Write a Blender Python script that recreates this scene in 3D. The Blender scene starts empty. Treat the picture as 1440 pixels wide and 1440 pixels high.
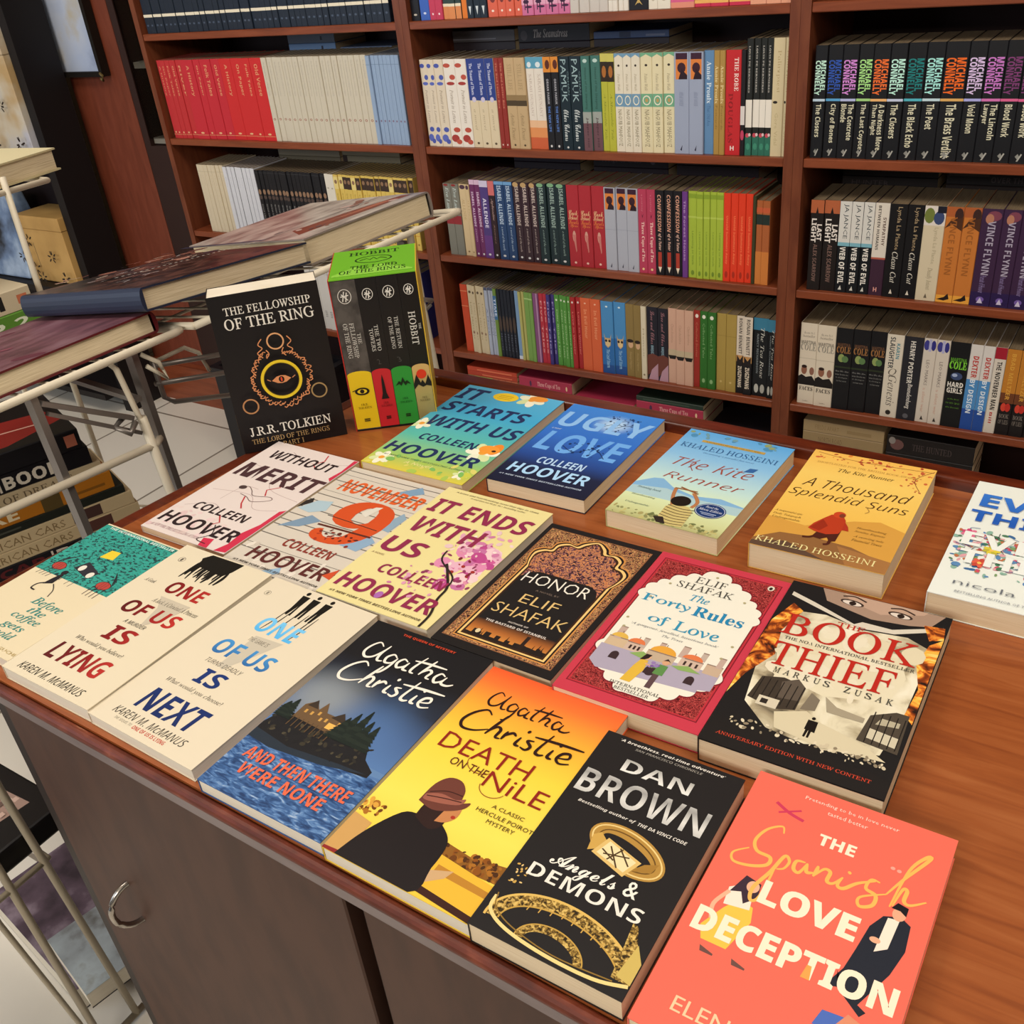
import bpy, math, random
from mathutils import Matrix, Vector
random.seed(7)
SC=bpy.context.scene
COL=SC.collection
R=math.radians
ZT=.77                                   # height of the display table top above the floor
# ---------------------------------------------------------------- camera
cd=bpy.data.cameras.new('camera');cam=bpy.data.objects.new('camera',cd);COL.objects.link(cam)
cd.sensor_width=36;cd.lens=34.597;cd.clip_start=.02
r2=Vector((0.84119,0.53249,-0.09427));u2=Vector((-0.20999,0.48238,0.85041))
fw=u2.cross(r2).normalized();r2.normalize();u2=r2.cross(fw).normalized()
m=Matrix((r2,u2,-fw)).transposed().to_4x4();m.translation=(0,0,.5234+ZT);cam.matrix_world=m
SC.camera=cam
# ---------------------------------------------------------------- light
w=bpy.data.worlds.new('shop_ambient');SC.world=w;w.use_nodes=True
w.node_tree.nodes['Background'].inputs[0].default_value=(.95,.9,.84,1);w.node_tree.nodes['Background'].inputs[1].default_value=.2
def area(name,loc,to,sx,sy,e,c):
    l=bpy.data.lights.new(name,'AREA');l.shape='RECTANGLE';l.size=sx;l.size_y=sy;l.energy=e;l.color=c
    o=bpy.data.objects.new(name,l);COL.objects.link(o);o.location=loc
    o.rotation_euler=(Vector(to)-Vector(loc)).to_track_quat('-Z','Y').to_euler()
area('ceiling_or_fill_lamp',(-.1,.55,2.75),(-.1,.55,0),1.2,.6,7,(1,.92,.83))
area('ceiling_or_fill_lamp',(.9,.6,2.75),(.75,1.1,0),1.2,.6,28,(1,.88,.75))
area('ceiling_or_fill_lamp',(-1.7,.2,2.75),(-1.8,.8,.2),1.2,.6,32,(1,.92,.82))
area('ceiling_or_fill_lamp',(-.3,-2.1,2.3),(-.5,1.2,.9),1.6,.6,58,(1,.92,.82))  # added fill lamp, unseen, low behind the camera, to light the shelf fronts
area('daylight_window',(-3.6,-1.9,1.7),(-1.6,1.5,.7),1.6,1.6,44,(.72,.84,1))
SC.view_settings.view_transform='Standard';SC.view_settings.look='None';SC.view_settings.gamma=1
SC.view_settings.use_curve_mapping=False;SC.view_settings.exposure=-.3
# ---------------------------------------------------------------- materials
def lin(h):
    o=[]
    for i in (0,2,4):
        c=int(h[i:i+2],16)/255;o.append(c/12.92 if c<=.04045 else ((c+.055)/1.055)**2.4)
    return (*o,1)
_m={}
def new(key,rough=.45,metal=0,coat=0):
    mt=bpy.data.materials.new(key);mt.use_nodes=True;b=mt.node_tree.nodes['Principled BSDF']
    b.inputs['Specular IOR Level'].default_value=.3;b.inputs['Roughness'].default_value=rough;b.inputs['Metallic'].default_value=metal
    if coat:b.inputs['Coat Weight'].default_value=coat;b.inputs['Coat Roughness'].default_value=.12
    _m[key]=mt;return mt,mt.node_tree.nodes,mt.node_tree.links,b
def M(h,rough=.42,metal=0):
    k='%s_%g_%g'%(h,rough,metal)
    if k in _m:return _m[k]
    mt,n,l,b=new(k,rough,metal);b.inputs['Base Color'].default_value=lin(h);return mt
def ramp(n,stops,interp='LINEAR'):
    r=n.new('ShaderNodeValToRGB');e=r.color_ramp.elements;r.color_ramp.interpolation=interp
    while len(e)<len(stops):e.new(.5)
    for x,(p,c) in zip(e,stops):x.position=p;x.color=lin(c)
    return r
def grad(key,axis,a,b_,stops,rough=.4,glow=()):
    if key in _m:return _m[key]
    mt,n,l,b=new(key,rough);t=n.new('ShaderNodeTexCoord');s=n.new('ShaderNodeSeparateXYZ');mr=n.new('ShaderNodeMapRange')
    mr.inputs[1].default_value=a;mr.inputs[2].default_value=b_;r=ramp(n,stops)
    l.new(t.outputs['Object'],s.inputs[0]);l.new(s.outputs[axis],mr.inputs[0]);l.new(mr.outputs[0],r.inputs[0]);out=r.outputs[0]
    for cx,cy,rx,ry,col,st in glow:                    # soft printed patches
        mp=n.new('ShaderNodeMapping');mp.vector_type='POINT';mp.inputs['Location'].default_value=(-cx/rx,-cy/ry,0);mp.inputs['Scale'].default_value=(1/rx,1/ry,0)
        ln=n.new('ShaderNodeVectorMath');ln.operation='LENGTH';m2=n.new('ShaderNodeMapRange');m2.interpolation_type='SMOOTHSTEP';m2.inputs[1].default_value=1;m2.inputs[2].default_value=.1;m2.inputs[4].default_value=st
        mx=n.new('ShaderNodeMix');mx.data_type='RGBA';mx.inputs[7].default_value=lin(col)
        l.new(t.outputs['Object'],mp.inputs[0]);l.new(mp.outputs[0],ln.inputs[0]);l.new(ln.outputs['Value'],m2.inputs[0]);l.new(m2.outputs[0],mx.inputs[0]);l.new(out,mx.inputs[6]);out=mx.outputs[2]
    l.new(out,b.inputs['Base Color']);return mt
def noise(key,stops,scale=100,detail=4,stretch=(1,1,1),kind='noise',rough=.42,dist=0,interp='LINEAR',bump=0,coat=0,rot=0):
    if key in _m:return _m[key]
    mt,n,l,b=new(key,rough,0,coat);t=n.new('ShaderNodeTexCoord');mp=n.new('ShaderNodeMapping');mp.inputs['Scale'].default_value=stretch;mp.inputs['Rotation'].default_value=(0,0,rot)
    if kind=='voronoi':
        x=n.new('ShaderNodeTexVoronoi');x.inputs['Scale'].default_value=scale;out=x.outputs['Distance']
    elif kind=='wave':
        x=n.new('ShaderNodeTexWave');x.inputs['Scale'].default_value=scale;x.inputs['Distortion'].default_value=dist;x.inputs['Detail'].default_value=detail;out=x.outputs['Fac']
    else:
        x=n.new('ShaderNodeTexNoise');x.inputs['Scale'].default_value=scale;x.inputs['Detail'].default_value=detail;x.inputs['Distortion'].default_value=dist;out=x.outputs['Fac']
    r=ramp(n,stops,interp);l.new(t.outputs['Object'],mp.inputs[0]);l.new(mp.outputs[0],x.inputs['Vector']);l.new(out,r.inputs[0]);l.new(r.outputs[0],b.inputs['Base Color'])
    if bump:
        bp=n.new('ShaderNodeBump');bp.inputs['Strength'].default_value=bump;bp.inputs['Distance'].default_value=.002;l.new(out,bp.inputs['Height']);l.new(bp.outputs[0],b.inputs['Normal'])
    return mt
def wood(key,dark,mid,light,stretch,rough=.35,coat=.15,scale=6):
    return noise(key,[(.25,dark),(.5,mid),(.78,light)],scale,6,stretch,rough=rough,dist=1.2,coat=coat)
W_TABLE=wood('table_wood','7e4020','935028','a05e34',(1.2,16,8),.3,.35)
W_RIM=wood('rim_wood','3d150b','54200f','6b2c15',(1.5,12,12),.3,.3)
W_LIP=noise('worn_lip_wood',[(.3,'45190e'),(.55,'622816'),(.68,'783a25'),(.76,'a87c60')],34,8,(1,3,3),rough=.5)
W_CASE=wood('bookcase_laminate','5f2d1a','703a23','7c442a',(7,7,1.2),.42,.08)
W_SHELF=wood('shelf_laminate','6a321c','7e3f25','8c4a2d',(1,9,9),.36,.12)
W_CAB=noise('cabinet_laminate',[(.35,'3f271d'),(.6,'4a2f23')],40,3,(1,1,.3),rough=.55,bump=.05)
W_APRON=noise('apron_laminate',[(.3,'685a58'),(.6,'766866')],50,4,(.3,1,1),rough=.35)  # greyed and lightened: reflected daylight put into the colour
W_DARK=M('21150f',.5)
W_PANEL=wood('pilaster_wood','64301f','703624','7c3f2b',(6,6,1),.45,.1)
PAGE=noise('paper_edges',[(.2,'d0b993'),(.5,'dcc8a6'),(.8,'e6d6b8')],22,2,(1,1,90),rough=.8)
PAGE2=noise('white_paper_edges',[(.2,'d8cdb6'),(.5,'e0d7c4'),(.8,'e8dfcd')],22,2,(1,1,90),rough=.8)
PAGEV=noise('upright_paper_edges',[(.3,'5f513e'),(.5,'75654e'),(.7,'85745a')],26,2,(60,1,1),rough=.85)  # yellowed page tops, darkened further for the shade of the shelf above
WIRE=M('d9d0bb',.35);STEEL=M('8b8580',.35,.6);BLACK=M('120f0f',.5);CHROME=M('a8a29a',.25,1)
# ---------------------------------------------------------------- mesh builder
class MB:
    def __init__(s):s.v=[];s.f=[];s.mi=[];s.ms=[];s.k={}
    def mat(s,m):
        if m.name not in s.k:s.k[m.name]=len(s.ms);s.ms.append(m)
        return s.k[m.name]
    def add(s,v,f,m):
        b=len(s.v);s.v+=[tuple(p) for p in v];i=s.mat(m)
        for q in f:s.f.append([b+j for j in q]);s.mi.append(i)
        return s
    def box(s,x0,y0,z0,x1,y1,z1,m,mx=None):
        v=[(x,y,z) for z in (z0,z1) for y in (y0,y1) for x in (x0,x1)]
        if mx:v=[mx@Vector(p) for p in v]
        return s.add(v,[(0,2,3,1),(4,5,7,6),(0,1,5,4),(2,6,7,3),(0,4,6,2),(1,3,7,5)],m)
    def hexa(s,b,t,m):                   # four bottom points and four top points, both counter-clockwise from above
        return s.add(list(b)+list(t),[(3,2,1,0),(4,5,6,7),(0,1,5,4),(1,2,6,5),(2,3,7,6),(3,0,4,7)],m)
    def tube(s,pts,r,m,n=8):
        pts=[Vector(p) for p in pts];v=[];f=[]
        for i,p in enumerate(pts):
            d=(pts[min(i+1,len(pts)-1)]-pts[max(i-1,0)]).normalized()
            a=d.cross(Vector((0,0,1)) if abs(d.z)<.9 else Vector((1,0,0))).normalized();b=d.cross(a)
            v+=[p+(a*math.cos(2*math.pi*k/n)+b*math.sin(2*math.pi*k/n))*r for k in range(n)]
        for i in range(len(pts)-1):
            for k in range(n):f.append((i*n+k,i*n+(k+1)%n,(i+1)*n+(k+1)%n,(i+1)*n+k))
        f.append(tuple(range(n))[::-1]);f.append(tuple(range((len(pts)-1)*n,len(pts)*n)))
        return s.add(v,f,m)
    def bar(s,a,b,wx,wz,m):               # flat bar between two points
        a=Vector(a);b=Vector(b);d=(b-a).normalized();x=d.cross(Vector((0,0,1)) if abs(d.z)<.9 else Vector((0,1,0))).normalized();y=x.cross(d)
        q=lambda p:[p-x*wx-y*wz,p+x*wx-y*wz,p+x*wx+y*wz,p-x*wx+y*wz]
        return s.hexa(q(a),q(b),m)
    def build(s,name,parent=None,smooth=False):
        me=bpy.data.meshes.new(name);me.from_pydata(s.v,[],s.f)
        for m in s.ms:me.materials.append(m)
        me.polygons.foreach_set('material_index',s.mi)
        if smooth:me.polygons.foreach_set('use_smooth',[True]*len(s.f))
        me.update();o=bpy.data.objects.new(name,me);COL.objects.link(o)
        if parent:o.parent=parent
        return o
def tag(o,label,cat,group=None):
    o['label']=label;o['category']=cat
    if group:o['group']=group
    return o
def thing(name,label,cat,mx,group=None):
    o=bpy.data.objects.new(name,None);COL.objects.link(o);o.empty_display_size=.05
    o.matrix_world=mx if isinstance(mx,Matrix) else Matrix.Translation(mx)
    return tag(o,label,cat,group)
def structure(o):o['kind']='structure';return o
def bevel(o,wd,seg=2):
    b=o.modifiers.new('bevel','BEVEL');b.width=wd;b.segments=seg;b.limit_method='ANGLE';return o
# ---------------------------------------------------------------- lettering: outlines of the built-in font, one mesh per text
_t={}
FB={'b':(0x1D5D4,0x1D5EE),'i':(0x1D608,0x1D622),'bi':(0x1D63C,0x1D656),'s':(0x1D400,0x1D41A),'si':(0x1D434,0x1D44E),'su':(0x1D434,0x1D44E),'sb':(0x1D468,0x1D482),'x':(0x1D4D0,0x1D4EA)}
def letters(s,font,res=2):
    k=(s,font,res)
    if k in _t:return _t[k]
    f=font.rstrip('-0123456789');off=int(font[len(f):] or 0)/1000;body=s
    if f in FB:
        U,L=FB[f];body=''
        for c in s:
            if 'A'<=c<='Z':body+=chr(U+ord(c)-65)
            elif 'a'<=c<='z':body+='\u210e' if (L==0x1D44E and c=='h') else chr(L+ord(c)-97)
            elif '0'<=c<='9' and f in('b','bi','s'):body+=chr((0x1D7CE if f=='s' else 0x1D7EC)+ord(c)-48)
            else:body+=c
    c=bpy.data.curves.new('lettering','FONT');c.body=body;c.resolution_u=res;c.offset=off;c.fill_mode='FRONT'
    if f=='su':c.shear=0
    o=bpy.data.objects.new('lettering',c);COL.objects.link(o);bpy.context.view_layer.update()
    me=o.evaluated_get(bpy.context.evaluated_depsgraph_get()).to_mesh()
    v=[(p.co.x,p.co.y) for p in me.vertices]
    if f=='su':v=[(x-.27*y,y) for x,y in v]
    fs=[tuple(p.vertices) for p in me.polygons];bpy.data.objects.remove(o);bpy.data.curves.remove(c)
    if not v:v=[(0,0),(1,1)]
    x0=min(p[0] for p in v);x1=max(p[0] for p in v);y0=min(p[1] for p in v);y1=max(p[1] for p in v)
    _t[k]=([((x-x0)/(x1-x0),(y-y0)/(y1-y0)) for x,y in v],fs);return _t[k]
def spline(p,n=6):
    if len(p)<3:return p
    o=[];q=[p[0]]+list(p)+[p[-1]]
    for i in range(1,len(q)-2):
        a,b,c,d=q[i-1:i+3]
        for k in range(n):
            t=k/n;o.append(tuple(.5*(2*b[j]+(c[j]-a[j])*t+(2*a[j]-5*b[j]+4*c[j]-d[j])*t*t+(3*b[j]-a[j]-3*c[j]+d[j])*t**3) for j in (0,1)))
    return o+[p[-1]]
class Art:                                # flat printing on one face of a cover, in that face's own units
    def __init__(s,mb,fn,step=3.5e-5):s.mb=mb;s.fn=fn;s.n=1;s.step=step
    def put(s,v,f,m):
        m=M(m) if isinstance(m,str) else m
        s.mb.add([s.fn(x,y,s.n*s.step) for x,y in v],f,m);s.n+=1
    def poly(s,p,m):
        from mathutils.geometry import tessellate_polygon
        t=tessellate_polygon([[Vector((x,y,0)) for x,y in p]])
        o=[]
        for a,b,c in t:
            A,B,C=p[a],p[b],p[c];o.append((a,b,c) if (B[0]-A[0])*(C[1]-A[1])-(B[1]-A[1])*(C[0]-A[0])>0 else (a,c,b))
        s.put(p,o,m)
    def rect(s,x0,y0,x1,y1,m):s.put([(x0,y0),(x1,y0),(x1,y1),(x0,y1)],[(0,1,2,3)],m)
    def ell(s,cx,cy,rx,ry,m,rot=0,n=28):
        c,q=math.cos(R(rot)),math.sin(R(rot))
        s.put([(cx+rx*math.cos(a)*c-ry*math.sin(a)*q,cy+rx*math.cos(a)*q+ry*math.sin(a)*c) for a in [2*math.pi*k/n for k in range(n)]],[tuple(range(n))],m)
    def ring(s,cx,cy,rx,ry,w,m,a0=0,a1=360,n=40,rot=0):
        c,q=math.cos(R(rot)),math.sin(R(rot));v=[]
        for k in range(n+1):
            a=R(a0+(a1-a0)*k/n)
            for d in (0,w):
                x,y=(rx-d)*math.cos(a),(ry-d)*math.sin(a);v.append((cx+x*c-y*q,cy+x*q+y*c))
        s.put(v,[(2*k+1,2*k,2*k+2,2*k+3) for k in range(n)],m)
    def line(s,p,w,m,sm=True,taper=False):
        p=[p[0],((p[0][0]+p[1][0])/2,(p[0][1]+p[1][1])/2),p[1]] if len(p)==2 and taper else p
        p=spline(p) if sm else list(p);v=[];N=len(p)
        for i,(x,y) in enumerate(p):
            a=p[max(i-1,0)];b=p[min(i+1,N-1)];dx,dy=b[0]-a[0],b[1]-a[1];l=math.hypot(dx,dy) or 1
            k=w/2*(.35+.65*math.sin(math.pi*(i+.6)/(N+.2)) if taper else 1);v+=[(x-dy/l*k,y+dx/l*k),(x+dy/l*k,y-dx/l*k)]
        m=M(m) if isinstance(m,str) else m;s.mb.add([s.fn(x,y,(s.n+3*i/len(v))*s.step) for i,(x,y) in enumerate(v)],[(2*i,2*i+1,2*i+3,2*i+2) for i in range(N-1)],m);s.n+=4
    def text(s,t,font,x0,y0,x1,y1,m,sl=0,res=2):       # ink box; sl = slant
        v,f=letters(t,font,res);W,H=x1-x0,y1-y0
        s.put([(x0+a*W+sl*b*H,y0+b*H) for a,b in v],f,m)
    def down(s,t,font,x0,x1,yt,yb,m,res=1):            # reads downwards (spines)
        v,f=letters(t,font,res)
        s.put([(x0+b*(x1-x0),yt-a*(yt-yb)) for a,b in v],f,m)
    def strokes(s,st,x0,y0,x1,y1,bw,bh,w,m,taper=True):
        for p in st:s.line([(x0+x/bw*(x1-x0),y0+y/bh*(y1-y0)) for x,y in p],w,m,True,taper)
# ---------------------------------------------------------------- setting
def slab(name,x0,y0,z0,x1,y1,z1,m):
    return structure(MB().box(x0,y0,z0,x1,y1,z1,m).build(name))
def tilemat():
    mt,n,l,b=new('floor_tiles',.28,0,.2);t=n.new('ShaderNodeTexCoord');x=n.new('ShaderNodeTexBrick');x.offset=0;x.squash=1
    x.inputs['Color1'].default_value=lin('dfd9cc');x.inputs['Color2'].default_value=lin('e3ddd1');x.inputs['Mortar'].default_value=lin('8a8175')
    x.inputs['Scale'].default_value=1;x.inputs['Mortar Size'].default_value=.004;x.inputs['Brick Width'].default_value=.45;x.inputs['Row Height'].default_value=.45
    l.new(t.outputs['Object'],x.inputs[0]);l.new(x.outputs[0],b.inputs['Base Color']);return mt
slab('floor',-4.6,-2.6,-.06,2.6,2.3,0,tilemat())
slab('wall_back',-4.6,2.2,0,2.6,2.3,3,M('b8a58c',.8))
slab('wall_left',-4.7,-2.6,0,-4.6,2.3,3,M('b8a58c',.8))
slab('ceiling',-4.6,-2.6,3,2.6,2.3,3.06,M('d8d0c4',.8))
slab('trim_1',-2.795,1.93,0,-2.54,2.2,2.4,W_PANEL)          # wooden pilaster left of the glass cupboard
slab('baseboard_back',-4.3,1.9,0,-2.36,1.93,.13,W_SHELF)
# ---------------------------------------------------------------- bookcases
def bookcase(x0,x1,label):
    t=thing('bookcase',label,'bookcase',(x0,1.85,0));w=x1-x0;T=.018
    MB().box(0,0,0,T,.275,2.05,W_CASE).build('side_panel',t);MB().box(w-T,0,0,w,.275,2.05,W_CASE).build('side_panel',t)
    MB().box(T,.262,.06,w-T,.272,2.03,M('2c1410',.6)).build('back_panel',t)
    for z in (1.6121,1.3642,1.1164,.8596,.6108,.3644,.118):
        bevel(MB().box(T,.002,z-.016,w-T,.262,z,W_SHELF).build('shelf',t),.0015,1)
    MB().box(T,.03,0,w-T,.045,.102,W_CASE).build('plinth',t);MB().box(T,0,2.03,w-T,.262,2.05,W_CASE).build('top_panel',t)
bookcase(-2.344,-1.4735,'red-brown wooden bookcase on the left, full of white, red and yellow spines')
bookcase(-1.473,-.6045,'red-brown wooden bookcase in the middle, behind the table')
bookcase(-.604,.265,'red-brown wooden bookcase on the right with black thriller spines')
# ---------------------------------------------------------------- upright books on the shelves
ORD='first second third fourth fifth sixth seventh eighth ninth tenth eleventh twelfth thirteenth fourteenth fifteenth sixteenth seventeenth eighteenth nineteenth twentieth'.split()
def ordn(i):
    if i<20:return ORD[i]
    if i<30:return 'twenty-'+ORD[i-20] if i>20 else 'twenty-first'
    return {3:'thirty-',4:'forty-',5:'fifty-'}[(i+1)//10]+ORD[(i+1)%10-1] if (i+1)%10 else {3:'thirtieth',4:'fortieth',5:'fiftieth'}[(i+1)//10]
def paint(a,w,h,ops):
    for o in ops:
        k=o[0]
        if k=='b':a.rect(.0002,o[1]*h,w-.0002,o[2]*h,o[3])
        elif k=='t':a.down(o[1],o[2],o[6]*w,o[7]*w,o[3]*h,o[4]*h,o[5])
        elif k=='h':a.text(o[1],o[2],o[5]*w,o[3]*h,o[6]*w,o[4]*h,o[7],0,1)
        elif k=='e':a.ell(o[1]*w,o[2]*h,o[3]*w,o[4]*h,o[5],0,12)
        elif k=='p':a.poly([(x*w,y*h) for x,y in o[1]],o[2])
        elif k=='f':a.rect(o[1]*w,o[2]*h,o[3]*w,o[4]*h,o[5])
PB=[]                                     # every small shelf book, with how large it shows
def spine_book(x,z,w,h,base,ops,label,group,dep=.127,y=1.862,proto=None):
    g=.0003
    PB.append([None,w*h])
    if proto:
        t=proto.copy();COL.objects.link(t);t.location=(x,y,z);t['label']=label
        if group:t['group']=group
        PB[-1][0]=t
        for ch in proto.children:
            c=ch.copy();COL.objects.link(c);c.parent=t
        return t
    t=thing('paperback_book',label,'book',(x,y,z),group);PB[-1][0]=t
    w-=g;mc=M(base) if isinstance(base,str) else base;c=MB()
    th=min(.0006,w*.06)
    e=.0011
    v=[(0,e,0),(e,0,0),(w-e,0,0),(w,e,0)];q=[(a,b,h) for a,b,_ in v]           # rounded spine
    c.add(v+q,[(0,1,5,4),(1,2,6,5),(2,3,7,6),(3,2,1,0),(4,5,6,7)],mc)
    c.box(0,e,0,th,dep,h,mc);c.box(w-th,e,0,w,dep,h,mc)
    paint(Art(c,lambda X,Z,n:(X,-n,Z)),w,h,ops)
    c.build('cover',t)
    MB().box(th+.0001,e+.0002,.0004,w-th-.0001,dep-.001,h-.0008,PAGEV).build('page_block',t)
    return t
ROWZ={'0':1.1164,'1':.8596,'2':.6108,'3':.3644}
def row(code,x,where,items):
    z=ROWZ[code[1]]+.0004;i=0;x/=1000
    lo,hi={'L':(-2.3255,-1.492),'M':(-1.4545,-.6230),'R':(-.5855,.2465)}[code[0]];x=max(x,lo);tot=sum(sum(q[1]) for q in items)/1000+.00002*sum(len(q[1]) for q in items);kk=min(1,(hi-x)/tot)
    for desc,ws,h,base,ops in items:
        proto={}
        for j,wd in enumerate(ws):
            wd*=kk/1000;key=wd
            hh=h/1000
            lab='%s, %s from left, %s'%(desc,ordn(i),where.replace(' of the ',', '))
            o=ops(j) if callable(ops) else ops
            p=None if callable(ops) else proto.get(key)
            b=spine_book(x,z,wd,hh,base,o,lab,'books in '+where,y=1.861+random.uniform(0,.005),proto=p)
            proto.setdefault(key,b);x+=wd+.00002;i+=1
T=lambda s,f,a,b,c,x0=.25,x1=.75:('t',s,f,a,b,c,x0,x1)
B=lambda a,b,c:('b',a,b,c)
E_=lambda x,z,rx,rz,c:('e',x,z,rx,rz,c)
# top row
row('L0',-2316,'top row of the left bookcase',[('navy paperback with a cream band',[17.45]*46,186,'1d2735',[B(.2,.235,'e6dcc4'),B(.6,.61,'3a4658'),E_(.5,.1,.2,.012,'4a566a')])])
row('M0',-1461,'top row of the middle bookcase',[
 ('black paperback',[24],186,'17171c',[T('Night Falls','si',.9,.4,'c8c0b0'),E_(.5,.06,.2,.01,'c8c0b0')]),
 ('bright blue paperback',[26],186,'3a62b8',[E_(.5,.07,.15,.012,'c8d4f0'),T('Journey','b',.9,.5,'d8e0f4')]),
 ('magenta paperback',[18,19],180,'c03a58',[E_(.5,.06,.12,.012,'f4d8dc'),T('Stories','b',.9,.4,'f0d0d8')]),
 ('dark green paperback with a peach foot',[17,17,15],180,'2b3f3c',[B(0,.13,'d98a52'),B(.13,.16,'e8dcc0')]),
 ('orange paperback',[15],186,'e07a28',[]),
 ('blue-black paperback with a pale triangle',[17,17,18],182,'1a2632',[('p',[(.3,.12),(.5,.03),(.7,.12)],'cfd8dc')]),
 ('coral paperback with a dark smudge',[25,20,21,19],182,'d9634a',[E_(.55,.2,.3,.06,'7a2f2a'),E_(.5,.06,.13,.012,'f4e0d0')]),
 ('mauve paperback with dark branches',[28,29,29,27],184,'cc6f9a',[B(.1,.16,'dfa2bc'),E_(.4,.13,.25,.02,'3a1638'),E_(.6,.08,.3,.012,'3a1638'),('f',.45,.02,.55,.2,'3a1638'),('f',.25,.05,.32,.16,'3a1638')]),
 ('pale grey paperback',[20,23,23,19],184,'c8c2ba',[T('Selected','b',.7,.12,'8a8580',.4,.6)]),
 ('slim white paperback',[11,11,11,11],184,'e0dace',[B(.1,.11,'b8aa98')]),
 ('thick black paperback with a gold figure',[42],186,'18161c',[('f',.45,.06,.52,.16,'c8a860'),('p',[(.3,.16),(.5,.1),(.7,.16),(.5,.13)],'c8a860'),('p',[(.3,.04),(.5,.1),(.7,.04),(.5,.07)],'c8a860')]),
 ('white paperback with a small emblem',[20,27],184,'e2dccb',[E_(.5,.1,.2,.03,'b8ae98'),E_(.5,.1,.12,.02,'e8e4da')]),
 ('peach and pink paperback',[48],184,'dd8f78',[B(.05,.1,'d65f8a'),B(.1,.14,'f0c070')]),
 ('crimson paperback with a yellow foot',[33,35,41],184,'c5304e',[B(.03,.06,'e8b060')]),
 ('red paperback with a pale foot',[30,27,21],184,'b83030',[B(0,.05,'e0a080')])])
# second row
def reds(j):return [T(['A History','On Paper','Folk Tales','Old Verse','River','The Garden','Small Hours','North','Winter','Of Memory','Red','Winds','Essays'][j],'b',.93,.55,'2a0d0d' if j in(5,11) else 'd89068',.35,.65),B(.05,.055,'d8a070'),E_(.5,.08,.15,.012,'e0b080')]
row('L1',-2316,'second row of the left bookcase',[
 ('narrow red paperback',[17,17,17,21,24],193,'bb2f33',reds),
 ('broad red paperback',[44,24,39,31],193,'c02a36',reds),
 ('scarlet paperback beside the white ones',[41,42,26,40],193,'c82a2c',reds),
 ('cream paperback with a small red dot',[17.4]*19,193,'c9c1ae',[E_(.5,.27,.22,.014,'8f4a3a'),E_(.5,.27,.12,.008,'cfc6b2'),T('The Essential Reader of Modern Verse','r',.95,.55,'9c9484',.4,.6)]),
 ('pale blue paperback with a small dot',[12]*8,191,'8fa5c2',[E_(.5,.27,.2,.012,'7a6a80'),B(.9,.905,'70859f')])])
fl=lambda c,d:[E_(.3,.93,.3,.025,c),E_(.7,.8,.25,.03,c),E_(.5,.73,.35,.02,d),E_(.6,.2,.3,.03,c),E_(.4,.1,.35,.045,d),E_(.7,.06,.25,.03,c),T('Portrait in Letters','si',.66,.28,'9a8a78',.35,.65)]
maf=lambda c,d:[('p',[(0,1),(0,.955),(.5,.985),(1,.955),(1,1)],c),E_(.5,.88,.12,.012,'3a3028'),B(.47,.6,c),('e',.5,.535,.36,.05,'e8e2cc'),('e',.5,.535,.27,.038,c),('e',.5,.535,.14,.02,d),T('NAGUIB MAHFOUZ','r',.44,.06,'8f8468',.3,.72),T('Palace Walk','si',.8,.63,'a89c80',.35,.62)]
blk=[B(.25,.49,'e6e0d4'),B(0,.2,'1a1a1c'),B(0,.17,'2d6a58'),E_(.35,.18,.3,.02,'c04858'),E_(.7,.185,.2,.015,'d8c0c0'),E_(.5,.08,.3,.03,'3f8a70'),T('LOUIS DE BERNIERES','s',.94,.55,'b8b4ac',.3,.55)]
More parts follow.
